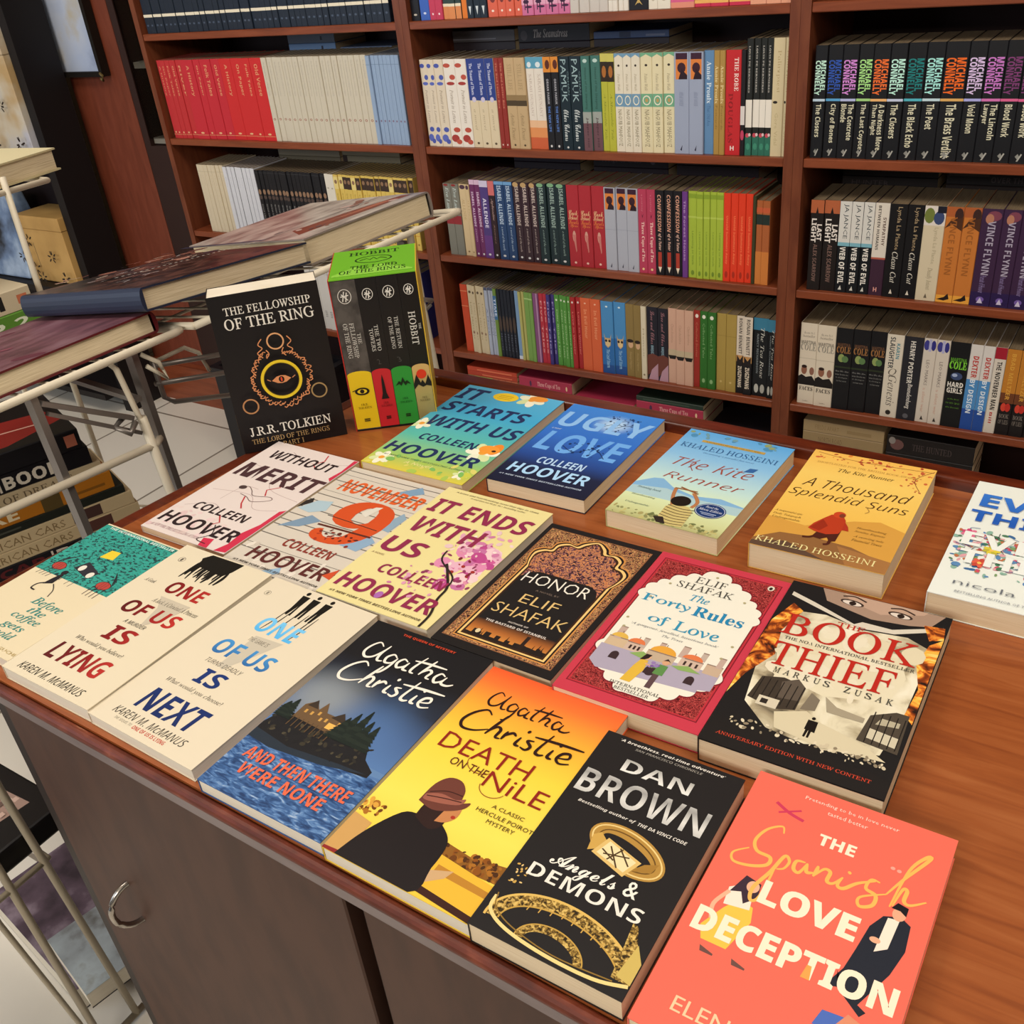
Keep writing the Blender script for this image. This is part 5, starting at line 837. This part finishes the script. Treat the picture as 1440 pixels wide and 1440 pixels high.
def o2(a,w,h):
    a.down('THE TWO','su4',w*.54,w*.74,h*.7,h*.53,wt);a.down('TOWERS','su4',w*.26,w*.46,h*.68,h*.53,wt);a.text('2','su',w*.4,h*.44,w*.6,h*.475,'4a4644')
    a.poly([(w*.3,h*.2),(w*.4,h*.24),(w*.44,h*.33),(w*.5,h*.37),(w*.56,h*.33),(w*.6,h*.24),(w*.7,h*.2)],'1c1012');a.text('J.R.R.','su',w*.35,h*.165,w*.65,h*.18,'5a1014',0,1);a.text('TOLKIEN','su',w*.2,h*.145,w*.8,h*.16,'5a1014',0,1);pub(a,w,h)
def o3(a,w,h):
    a.down('THE RETURN','su4',w*.56,w*.74,h*.74,h*.53,wt);a.down('OF THE KING','su4',w*.26,w*.44,h*.74,h*.53,wt);a.text('3','su',w*.4,h*.44,w*.6,h*.475,'4a4644')
    a.poly([(w*.12,h*.28),(w*.3,h*.31),(w*.4,h*.3),(w*.5,h*.335),(w*.6,h*.3),(w*.7,h*.31),(w*.88,h*.28),(w*.7,h*.29),(w*.6,h*.275),(w*.5,h*.3),(w*.4,h*.275),(w*.3,h*.29)],'12240e');a.text('J.R.R.','su',w*.35,h*.18,w*.65,h*.195,'123a10',0,1);a.text('TOLKIEN','su',w*.2,h*.155,w*.8,h*.17,'123a10',0,1);pub(a,w,h)
def o4(a,w,h):
    a.down('HOBBIT','su10',w*.28,w*.66,h*.76,h*.54,wt);a.down('THE','su4',w*.76,w*.88,h*.68,h*.64,wt)
    a.ell(w/2,h*.34,w*.28,w*.28,'d8381c');a.poly([(.0003,h*.28),(w*.2,h*.34),(w*.4,h*.28),(w*.5,h*.3),(w*.65,h*.27),(w*.85,h*.33),(w-.0003,h*.28),(w-.0003,h*.25),(w*.7,h*.26),(w*.5,h*.25),(w*.25,h*.27),(.0003,h*.24)],'1c1612');a.text('J.R.R.','su',w*.35,h*.17,w*.65,h*.185,'6a5a30',0,1);a.text('TOLKIEN','su',w*.2,h*.15,w*.8,h*.165,'6a5a30',0,1)
sp=noise('grey_mottle',[(.35,'3a3634'),(.6,'55504c')],60,4,rough=.35)
x=tk+.0003
for w_,tp,bt,op,lb in((.029,sp,'e2be1c',o1,'grey-topped boxed book with a yellow foot and eye drawing'),(.023,'171516','c0242c',o2,'black boxed book with a red foot and dark tower'),(.0245,'171516','2f8f34',o3,'black boxed book with a green foot'),(.0212,'141213',grad('boxed_gold','Z',0,.07,[(0,'8a7c50'),(.5,'a8985c'),(1,'d0a868')]),o4,'black boxed book with a gold foot and red sun')):
    boxed(x,w_,tp,bt,op,lb);x+=w_+.0002
# ---------------------------------------------------------------- wire racks on the left
def part(mb,name,t,smooth=False):
    o=mb.build(name,None,smooth);o.parent=t;o.matrix_parent_inverse=t.matrix_world.inverted();return o
def tubes(t,name,lst,r,m=WIRE):
    for p in lst:part(MB().tube([(x,y,z+ZT) for x,y,z in p],r,m),name,t,True)
U=Vector((.06,.998,0)).normalized();V=Vector((-U.y*math.cos(R(8)),U.x*math.cos(R(8)),-math.sin(R(8))));N=U.cross(V);N=N if N.z>0 else -N;O=Vector((-1.045,.517,.12))
TPt=lambda u,v,t:tuple(O+U*u+V*v+N*t)
rk=thing('wire_display_rack','cream wire display rack with tilted trays beside the left end of the table','rack',(-1.1,.6,0));bpy.context.view_layer.update()
def tray(u0,u1,v0,v1,nm='tray'):
    m=MB();f=lambda u,v,t:tuple(Vector(TPt(u,v,t))+Vector((0,0,ZT)))
    m.tube([f(u0,v0,-.006),f(u1-.012,v0,-.006),f(u1-.003,v0+.004,-.006),f(u1,v0+.014,-.006),f(u1,v1,-.006),f(u0,v1,-.006),f(u0,v0,-.006)],.0052,WIRE)
    k=u0+.03
    while k<u1-.01:m.tube([f(k,v0,-.0045),f(k,v1,-.0045)],.0018,WIRE,6);k+=.035
    for q in(.33,.66):m.tube([f(u0,v0+(v1-v0)*q,-.008),f(u1,v0+(v1-v0)*q,-.008)],.0022,WIRE,6)
    part(m,nm,rk,True)
tray(-.36,.238,-.014,.30);tray(.25,.80,-.022,.30)
tubes(rk,'leg',[[(-1.034,.648,.112),(-1.03,.655,.10),(-1.03,.670,-.005),(-1.03,.674,-.06)]],.0038)
tubes(rk,'leg',[[(-1.03,.668,.03),(-1.03,.676,-.10),(-1.03,.69,-ZT)],[(-1.03,1.228,.108),(-1.03,1.240,.095),(-1.03,1.246,-.034),(-1.03,1.256,-.149),(-1.03,1.27,-ZT)]],.0062)
tubes(rk,'clip',[[(-1.026,1.232,-.01),(-1.02,1.26,-.022),(-1.026,1.262,-.03),(-1.03,1.235,-.04)],[(-1.026,.655,.03),(-1.02,.640,.022),(-1.03,.628,.034),(-1.034,.648,.04)]],.004,STEEL)
tubes(rk,'crossbar',[[(-1.03,.1,.030),(-1.03,.46,.006),(-1.03,.676,-.012),(-1.04,.69,-.012)]],.0055)
sq=lambda a,b,nm,w=.0075:part(MB().bar((a[0],a[1],a[2]+ZT),(b[0],b[1],b[2]+ZT),w,w*.6,STEEL),nm,rk)
sq((-1.04,.546,.11),(-1.04,.575,-ZT),'steel_leg');sq((-1.045,.69,.11),(-1.045,.715,-ZT),'steel_leg');sq((-1.045,1.235,.085),(-1.045,1.27,-ZT),'steel_leg')
sq((-1.035,.552,.10),(-1.03,.655,.035),'brace',.005);sq((-1.035,.556,.085),(-1.03,.66,.012),'brace',.004);sq((-1.16,.66,.07),(-1.03,.672,.052),'brace',.005)
tubes(rk,'brace',[[(-1.05,.72,.085),(-1.05,.722,.03),(-1.05,.735,.018),(-1.05,.88,-.03)],[(-1.05,.72,.075),(-1.05,.90,.03)],[(-1.05,.715,.052),(-1.05,.89,.004)]],.0035,STEEL)
tubes(rk,'hook',[[(-1.04,.70,.10),(-1.03,.715,.085),(-1.03,.722,.06),(-1.035,.70,.085)],[(-1.06,.73,.075),(-1.06,.78,.075),(-1.06,.80,.06),(-1.06,.81,.03)]],.003)
m=MB()
for k in range(9):m.tube([(-1.52,.22+k*.07,.496),(-1.20,.33+k*.07,.496)],.002,WIRE,6)
m.tube([(-1.20,.30,.492),(-1.20,.92,.492)],.004,WIRE).tube([(-1.52,.20,.492),(-1.52,.80,.492)],.004,WIRE);part(m,'lower_tray',rk,True)
def hardcover(mx,L,Wd,t,top,pages,label,spine,art=None,name='hardcover_book'):
    k=thing(name,label,'book',mx);c=MB();b=.0025;o=.004;mt=M(top) if isinstance(top,str) else top;ms=M(spine)
    c.box(0,0,0,L,Wd,b,ms);c.box(0,0,t-b,L,Wd,t-.0002,ms);c.add([(0,0,t),(L,0,t),(L,Wd,t),(0,Wd,t)],[(0,1,2,3)],mt)
    n=8;v=[];f=[]
    for i in range(n+1):
        q=-math.pi/2+math.pi*i/n;r=t/2;v+=[(L+.006*math.cos(q),0,r+r*math.sin(q)),(L+.006*math.cos(q),Wd,r+r*math.sin(q))]
    c.add(v,[(2*i,2*i+2,2*i+3,2*i+1) for i in range(n)]+[tuple(2*i for i in range(n+1)),tuple(2*i+1 for i in range(n,-1,-1))],ms)
    if art:art(Art(c,lambda u,w,n:(u*L/100,w*L/100,t+n)))
    c.build('cover',k);MB().box(o,o,b+.0001,L-.001,Wd-o,t-b-.0003,pages).build('page_block',k);return k
def tmx(u,v,t,ang=0,pitch=0):
    p=Vector(TPt(u,v,t))+Vector((0,0,ZT));m=frame3(p,U,N,V)
    return m@Matrix.Rotation(R(ang),4,'Z')@Matrix.Rotation(R(pitch),4,'Y')
PG3=noise('cream_edges',[(.3,'c9b792'),(.5,'ddcdab'),(.7,'e8dabb')],26,2,(1,1,60),rough=.8)
RED_T=noise('worn_red_cover',[(.3,'4c3038'),(.5,'6c4650'),(.7,'80606a')],14,6,(1,2.5,1),rough=.35)
def a_b1(a):blobs(a,20,4,4,80,60,3,9,['6a3040','7c4454','5c2a3a'],rs=201)
hardcover(tmx(-.13,-.004,.0005),.338,.235,.027,RED_T,PG3,'large dark red hardcover with cream pages on the near tray','5e1d22',a_b1)
CM=noise('comic_print',[(.3,'15141a'),(.45,'30211f'),(.55,'5c3d34'),(.66,'1f1b24')],22,6,(1,2.2,1),rough=.3,dist=1)
def a_b2(a):
    g=random.Random(6)
    for _ in range(60):
        x,y=g.uniform(14,92),g.uniform(6,60);a.line([(x,y),(x+g.uniform(3,9),y+g.uniform(-4,5))],g.uniform(.4,1.1),g.choice(['d8c8b8','c89a88','8a5044','1c181c','b8b0b0']),False)
    blobs(a,22,14,6,90,60,2,6,['8a5a4c','a87868','3a2c34','5a3430'],rs=202);a.rect(1,1,5,66,'28304a')
    for k in range(26):a.rect(8+k*3.3,64,9.6+k*3.3,65.2,'c8c4bc')
pd=math.degrees(math.asin(.0255/.285))
hardcover(tmx(.186,-.030,.0335,4,pd)@Matrix.Translation((.288,.26,0))@Matrix.Rotation(math.pi,4,'Z'),.282,.26,.029,CM,PG3,'dark comic-style hardcover lying across the seam of the two trays','262f44',a_b2)
AR=noise('art_print',[(.3,'6a5a56'),(.45,'948680'),(.55,'aa9e96'),(.7,'c0b6ae')],16,5,(1,2.5,1),rough=.3)
def a_b3(a):
    a.poly([(10,16),(96,10),(96,18),(60,30),(20,34)],'7a3c2c');a.poly([(30,24),(90,14),(80,22)],'a86048');blobs(a,16,10,8,92,50,1.5,5,['8a5a4c','b8a098','5a4a4c'],rs=203);a.rect(1,40,96,41,'a8a09c')
hardcover(tmx(.482,.002,.0006,-2,0),.262,.29,.039,AR,PG3,'thick hardcover with brown painted cover on the far tray','8a8078',a_b3)
# stack of car books on the lower tray
sa=70.2-90
def carb(i,h,z,c,ops,label,off=0):
    d=Vector((math.cos(R(70.2)),math.sin(R(70.2)),0));p=Vector((-1.279,.591,0))-d*(.15-off)
    return lying(p.x,p.y,z,.30,.2,h-.0004,c,ops,label,None,70.2,PAGE,'hardcover_book')
z=.4985
cb=[(.024,'17151a',[('t','CAR','b10',.3,.52,.2,.8,'5c2024'),('f',.545,.1,.555,.9,'d8d0c0'),('t','BOOK','b14',.57,.9,.15,.85,'d8d0c0')],'lowest black hardcover with bold capitals in the car book stack',.02),(.022,'18161b',[('t','CAR','b10',.3,.52,.2,.8,'5c2024'),('f',.545,.1,.555,.9,'d8d0c0'),('t','BOOK','b14',.57,.9,.15,.85,'d8d0c0'),('f',.93,.2,.97,.8,'c89a8a')],'second lowest black hardcover in the car book stack',.015),(.022,'18161b',[('t','CAR','b10',.3,.52,.2,.8,'5c2024'),('f',.545,.1,.555,.9,'d8d0c0'),('t','BOOK','b14',.57,.9,.15,.85,'d8d0c0'),('f',.93,.2,.97,.8,'c89a8a')],'third black hardcover from the bottom of the car book stack',.01),(.022,'c8b48e',[('t','AMERICAN CARS','r',.2,.66,.2,.75,'8a7450'),('f',.72,.1,.86,.9,'5a3a34')],'lower cream hardcover about old cars in the stack',.012),(.022,'ccb892',[('t','AMERICAN CARS','r',.2,.66,.2,.75,'8a7450'),('f',.7,.1,.84,.9,'4a3430')],'upper cream hardcover about old cars in the stack',.008),(.014,'232620',[('f',.1,.4,.5,.6,'4a4c44')],'thin dark green hardcover in the car book stack',0),(.028,'b8741f',[('t','BIKE','b14',.3,.55,.2,.8,'ecdcb8'),('f',.66,.0,.75,1,'5a4a28'),('f',.78,.3,.96,.45,'8a5a1c')],'orange and yellow motorbike hardcover in the stack',-.012),(.02,'c6b492',[('t','BOOK OF DREAMS','su4',.36,.86,.2,.75,'6a5a44')],'cream hardcover with thin capitals in the stack',-.02),(.028,'151318',[('t','CAR','b10',.36,.55,.2,.8,'7a2428'),('f',.575,.1,.585,.9,'d8d0c0'),('t','BOOK','b14',.6,.86,.15,.85,'e0d8c8')],'black hardcover with a red word high in the stack',-.03),(.03,'1a181c',[('t','Classic','x',.25,.4,.2,.6,'b8b0a8'),('e',.55,.6,.06,.25,'4a4648'),('f',.93,.2,.98,.8,'c87860')],'thick black topmost hardcover in the car book stack, red car on cover',-.035)]
ktop=None
for i,(h,c,ops,lb,off) in enumerate(cb):ktop=carb(i,h,z,c,ops,lb,off);z+=h
c=MB();a=Art(c,lambda u,v,n:(u*.003,v*.003,.0298+n))
a.rect(1,1,99,66,'1a1214');a.poly([(6,14),(20,30),(60,40),(94,34),(98,18),(70,6),(20,4)],'8a2420');a.poly([(24,22),(44,36),(70,32),(60,18)],'2c2426');a.poly([(30,6),(60,8),(56,14),(34,13)],'3a3436');a.line([(10,14),(50,24),(92,20)],1.4,'d0a090')
c.build('cover_print',ktop)
# upper rack further back
r2k=thing('wire_display_rack','second wire rack behind, carrying a cream hardcover at the left edge','rack',(-1.6,.8,0));bpy.context.view_layer.update()
for p in[[(-1.478,.858,.26),(-1.492,.862,.06),(-1.5,.87,-ZT)],[(-1.82,.62,.26),(-1.82,.62,-ZT)],[(-1.82,.95,.26),(-1.82,.95,-ZT)]]:part(MB().tube([(x,y,z+ZT) for x,y,z in p],.005,WIRE),'post',r2k,True)
for zz,x1,y1 in((.238,-1.48,.93),(.008,-1.45,.86)):
    m=MB();m.tube([(x1,.5,zz+ZT),(x1,y1,zz+ZT),(-1.82,y1,zz+ZT),(-1.82,.5,zz+ZT),(x1,.5,zz+ZT)],.0045,WIRE)
    for q in range(8):m.tube([(x1,.53+q*.045,zz+ZT),(-1.82,.53+q*.045,zz+ZT)],.0018,WIRE,6)
    part(m,'tray',r2k,True)
hardcover(frame3((-1.80,.926,.2435+ZT),Vector((.16,-.987,0)),Vector((0,0,1)),Vector((.987,.16,0))),.36,.30,.033,'d9cfa8',PG3,'cream hardcover seen edge-on at the upper left edge','c9bd94')
lying(-1.447,.50,ZT+.0135,.31,.2,.036,'2a3a1c',[('f',.1,.3,.8,.6,'4a5a34')],'dark green hardcover under the two reader books',None,86,PAGE,'hardcover_book')
lying(-1.447,.50,ZT+.0497,.315,.2,.033,'5a8a34',[('t','A STEP 2','b5',.35,.93,.25,.75,'e0e8d0')],'green reader book below the cream one at the left edge',None,86,PAGE,'paperback_book')
lying(-1.45,.49,ZT+.0829,.32,.2,.033,'c8bba0',[('t','oll','b20',.7,.86,.2,.85,'1c1a1a'),('f',.93,.3,.98,.7,'c07050')],'cream reader book with bold black letters at the left edge',None,86,PAGE,'paperback_book')
# ---------------------------------------------------------------- far left: dark display unit, gift boxes, picture, cupboard
du=thing('display_cabinet','black open cabinet at the far left holding patterned gift boxes','cabinet',(-3.3,1.95,0));bpy.context.view_layer.update()
DK=M('141011',.55)
part(MB().box(-2.80,1.768,0,-2.765,1.895,2.4,DK),'side_panel',du);part(MB().box(-3.8,1.70,0,-3.765,1.895,2.4,DK),'side_panel',du);part(MB().box(-3.765,1.889,0,-2.80,1.895,2.4,M('1c1214',.6)),'back_panel',du)
for zz in(.435,.818,1.3,2.38,.08):part(MB().box(-3.765,1.71,zz-.02,-2.80,1.889,zz,DK),'shelf',du)
def gift(x0,x1,y0,y1,z0,z1,m,label,deco):
    t=thing('gift_box',label,'box',(x0,y0,z0));w,h,d=x1-x0,z1-z0,y1-y0
    c=MB();c.box(0,0,0,w,d,h*.8,m);a=Art(c,lambda u,v,n:(u*w/100,-n,v*w/100),2e-4);deco(a,h/w*100);bevel(c.build('box_body',t),.002,1);bevel(MB().box(-.002,-.002,h*.8+.0002,w+.002,d+.002,h,m).build('lid',t),.002,1)
def leaves(a,H):
    g=random.Random(5)
    for cx,cy in((18,H*.62),(20,H*.2),(70,H*.42),(90,H*.12),(40,H*.1),(14,H*.42)):
        for k in range(7):
            t=k*.9+g.random();a.line([(cx+math.cos(t)*3,cy+math.sin(t)*3),(cx+math.cos(t)*9,cy+math.sin(t)*9)],2.4,'221a16',False,True)
    a.line([(52,H*.3),(52,H*.66)],1,'4a3c2c',False);a.line([(36,0),(36,H*.78)],.8,'b89a60',False)
YB=noise('kraft_paper',[(.3,'b08a50'),(.6,'c49c5e')],9,3,rough=.6);FBX=noise('floral_paper',[(.35,'b89a6c'),(.5,'c8bda8'),(.65,'bcbcc4')],7,3,rough=.6)
gift(-3.03,-2.806,1.75,1.88,.4365,.642,YB,'tan gift box with black leaf print on the lower cabinet shelf',leaves)
gift(-3.03,-2.806,1.75,1.88,.819,1.16,FBX,'pale floral gift box on the upper cabinet shelf',leaves)
bl=thing('gift_bag','blue-grey glossy bag left of the tan gift box','bag',(-3.17,1.80,.4365));c=MB();BLU=noise('bag_print',[(.35,'2a3038'),(.5,'6f86a8'),(.65,'a8bcd4')],9,4,rough=.3);c.hexa([(-.1,-.06,0),(.13,-.06,0),(.13,.06,0),(-.1,.06,0)],[(-.09,-.02,.26),(.12,-.02,.26),(.12,.02,.26),(-.09,.02,.26)],BLU);bevel(c.build('bag_body',bl),.006,2);MB().tube([(-.04,0,.258),(-.035,0,.31),(.01,0,.34),(.06,0,.31),(.065,0,.258)],.003,M('2a2a30')).build('handle',bl,True)
pf=thing('picture_frame','dark framed pale document hanging high on the wooden pilaster','picture',(-2.868,1.9005,1.01));c=MB();w,h=.268,.37;F=M('17130f',.4)
for b in((0,0,w,.014),(0,h-.014,w,h),(0,.014,.014,h-.014),(w-.014,.014,w,h-.014)):c.box(b[0],0,b[1],b[2],.026,b[3],F)
c.build('frame',pf);MB().box(.014,.012,.014,w-.014,.02,h-.014,noise('parchment',[(.3,'b4a684'),(.45,'b4bccc'),(.62,'a8b4cc'),(.75,'8c98b4')],7,5,rough=.5)).build('document',pf)
c=MB();c.tube([(w-.004,-.004,.01),(w+.006,-.006,.004),(w+.004,-.006,-.008),(w-.006,-.004,-.004)],.004,M('6a5a34',.4));c.build('corner_ornament',pf,True)
gc=thing('glass_cabinet','narrow dark cupboard with a glass door beside the left bookcase','cabinet',(-2.45,1.9,0));bpy.context.view_layer.update()
DB=M('2e1a15',.5)
part(MB().box(-2.538,1.93,.13,-2.347,2.18,.82,DB),'lower_cupboard',gc);part(MB().box(-2.538,2.15,.82,-2.347,2.18,2.4,M('6a5f58',.6)),'back_panel',gc)
for x0,x1 in((-2.538,-2.512),(-2.365,-2.347)):part(MB().box(x0,1.93,.82,x1,2.15,2.4,DB),'side_panel',gc)
for zz in(.84,1.04,1.32):part(MB().box(-2.512,1.945,zz-.016,-2.365,2.15,zz,M('8a8478',.4)),'shelf',gc)
gl=bpy.data.materials.new('glass');gl.use_nodes=True;b=gl.node_tree.nodes['Principled BSDF'];b.inputs['Base Color'].default_value=(.6,.6,.58,1);b.inputs['Transmission Weight'].default_value=1;b.inputs['Roughness'].default_value=.05;b.inputs['IOR'].default_value=1.1
part(MB().box(-2.512,1.934,.84,-2.365,1.938,2.38,gl),'glass_pane',gc)
for zz in(1.0403,1.3203,.8403):
    t=thing('glass_bowl','small glass bowl on the %s shelf of the narrow cupboard'%{1.0403:'middle',1.3203:'upper',.8403:'bottom'}[zz],'bowl',(-2.43,2.02,zz));c=MB();n=20;v=[];f=[]
    for r_,h_ in((.02,.0),(.045,.02),(.055,.05),(.052,.05),(.042,.022),(.001,.006)):v+=[(r_*math.cos(2*math.pi*k/n),r_*math.sin(2*math.pi*k/n),h_) for k in range(n)]
    for i in range(5):
        for k in range(n):f.append((i*n+k,i*n+(k+1)%n,(i+1)*n+(k+1)%n,(i+1)*n+k))
    f.append(tuple(range(n))[::-1]);c.add(v,f,M('c8c8c4',.15)).build('bowl',t,True)
# crate with a black plastic bag on the floor in front of the left bookcase
ct=thing('plastic_crate','black plastic crate on the floor behind the leaning paperback','crate',(-1.98,1.745,0));c=MB();CB=M('17161a',.4)
for b in((-.17,-.09,0,.17,.09,.012),(-.17,-.09,.012,-.158,.09,.30),(.158,-.09,.012,.17,.09,.30),(-.158,-.09,.012,.158,-.078,.30),(-.158,.078,.012,.158,.09,.30),(-.18,-.098,.285,-.17,.098,.30),(.17,-.098,.285,.18,.098,.30),(-.17,-.098,.285,.17,-.09,.30),(-.17,.09,.285,.17,.098,.30)):c.box(*b,CB)
c.build('crate_body',ct)
pb=thing('plastic_bag','crumpled dark blue plastic bag in the black crate','bag',(-1.98,1.745,.013));import bmesh
bm=bmesh.new();bmesh.ops.create_icosphere(bm,subdivisions=4,radius=.14);g=random.Random(3)
from mathutils import noise as NZ
for vv in bm.verts:
    d=NZ.noise(vv.co*22)*.018+NZ.noise(vv.co*50)*.008;vv.co=vv.co*(1+d*6);vv.co.x*=.92;vv.co.y*=.62;vv.co.z=(vv.co.z+.14)*1.35;vv.co.z=max(vv.co.z,0)
    if vv.co.z<.3:
        vv.co.x=max(-.15,min(.15,vv.co.x));vv.co.y=max(-.075,min(.075,vv.co.y))
me=bpy.data.meshes.new('bag_body');bm.to_mesh(me);bm.free();me.materials.append(M('1a2130',.18));o=bpy.data.objects.new('bag_body',me);COL.objects.link(o);o.parent=pb
# ---------------------------------------------------------------- lower left foreground
fr=thing('wire_floor_rack','low wire rack in the near left corner with tall cream rods','rack',(-1.05,.3,0));bpy.context.view_layer.update()
for p in[[(-1.0,.318,.06),(-1.0,.322,-.284),(-1.0,.347,-.76)],[(-1.0,.262,.06),(-1.0,.282,-.383),(-1.0,.291,-.707),(-1.0,.292,-.76)],[(-1.0,.235,.06),(-1.0,.255,-.449),(-1.0,.278,-.688),(-1.0,.28,-.76)]]:part(MB().tube([(x,y,z+ZT) for x,y,z in p],.005 if p[0][1]>.25 else .0035,M('b0a590',.4)),'rod',fr,True)
part(MB().tube([(-1.0,.05,.01),(-1.0,.36,.01)],.005,M('b0a590',.4)),'base_rail',fr,True);part(MB().tube([(-1.0,.05,.83),(-1.0,.33,.83)],.005,M('b0a590',.4)),'top_rail',fr,True)
part(MB().tube([(-1.24,.12,.352),(-1.02,.12,.352),(-1.0,.16,.352),(-1.0,.33,.352)],.004,M('b0a590',.4)),'shelf_rail',fr,True);part(MB().tube([(-1.24,.34,.352),(-1.0,.335,.352)],.004,M('b0a590',.4)),'shelf_rail',fr,True)
bb=thing('flat_box','flat black box with a pink tile picture on the low wire shelf','box',(-1.12,.26,.3565));c=MB();c.box(-.16,-.16,0,.10,.13,.035,M('1b191a',.3));a=Art(c,lambda u,v,n:(u*.01,v*.01,.035+n))
a.poly([(-4,3),(5,3.5),(6,10.5),(-3,10)],'a08478');g=random.Random(9)
for _ in range(40):
    x,y=g.uniform(-3,4.4),g.uniform(3.6,9.6);a.rect(x,y,x+.8,y+.7,g.choice(['c8aa9c','3a2c28','b89484','d8c0b0','6a544c']))
bevel(c.build('box_body',bb),.004,2)
for nm,lb,cat,x,y,z,w,d,h,rot,mat in(('magazine','purple photo magazine on the floor beside the table','magazine',-1.20,.425,.0006,.27,.19,.045,-8,noise('photo_purple',[(.35,'3a3038'),(.5,'5c4c58'),(.62,'948490'),(.72,'3c343c')],13,6,rough=.3)),
    ('magazine','pale blue sketch magazine lying in front of the purple one','magazine',-1.085,.378,.0462,.13,.11,.03,-12,noise('photo_pale',[(.3,'6a6660'),(.45,'a8b0b4'),(.6,'bcc8cc'),(.72,'8a8478')],16,6,rough=.3))):
    t=thing(nm,lb,cat,Matrix.Translation((x,y,z))@Matrix.Rotation(R(rot),4,'Z'));MB().box(-w/2,-d/2,.001,w/2-.001,d/2,h-.001,PAGE2).build('page_block',t);c=MB();c.box(-w/2,-d/2,0,w/2,d/2,.001,M('2a262c'));c.box(-w/2,-d/2,h-.001,w/2,d/2,h,mat);c.box(-w/2-.001,-d/2,0,-w/2,d/2,h,mat);c.build('cover',t)

# ---------------------------------------------------------------- past 300 paperbacks in view: the smallest showing ones become one object
bpy.context.view_layer.update()
from bpy_extras.object_utils import world_to_camera_view as W2C
def shows(o,a):
    n=0
    for ch in o.children:
        if ch.name.startswith('cover'):
            bb=[ch.matrix_world@Vector(q) for q in ch.bound_box];y=min(p.y for p in bb);f=[W2C(SC,cam,p) for p in bb if p.y<y+.01]
            x0=max(0,min(p.x for p in f));x1=min(1,max(p.x for p in f));y0=max(0,min(p.y for p in f));y1=min(1,max(p.y for p in f))
            n=max(0,x1-x0)*max(0,y1-y0)
            nar=min(1,(max(p.x for p in f)-min(p.x for p in f)))
    return n if a>0 else 0
rank=sorted(PB,key=lambda q:-shows(*q));mb=MB()
for o,_ in rank[272:]:
    for ch in list(o.children):
        M4=ch.matrix_world;me=ch.data;v=[M4@p.co for p in me.vertices];by={}
        for p in me.polygons:by.setdefault(p.material_index,[]).append(tuple(p.vertices))
        b=len(mb.v);mb.v+=[tuple(p) for p in v]
        for i,fs in by.items():
            k=mb.mat(me.materials[i])
            for f in fs:mb.f.append([b+j for j in f]);mb.mi.append(k)
        bpy.data.objects.remove(ch)
    bpy.data.objects.remove(o)
st=mb.build('paperback_rows');tag(st,'the remaining thin paperbacks ranged and piled along the bookcase shelves','books');st['kind']='stuff'
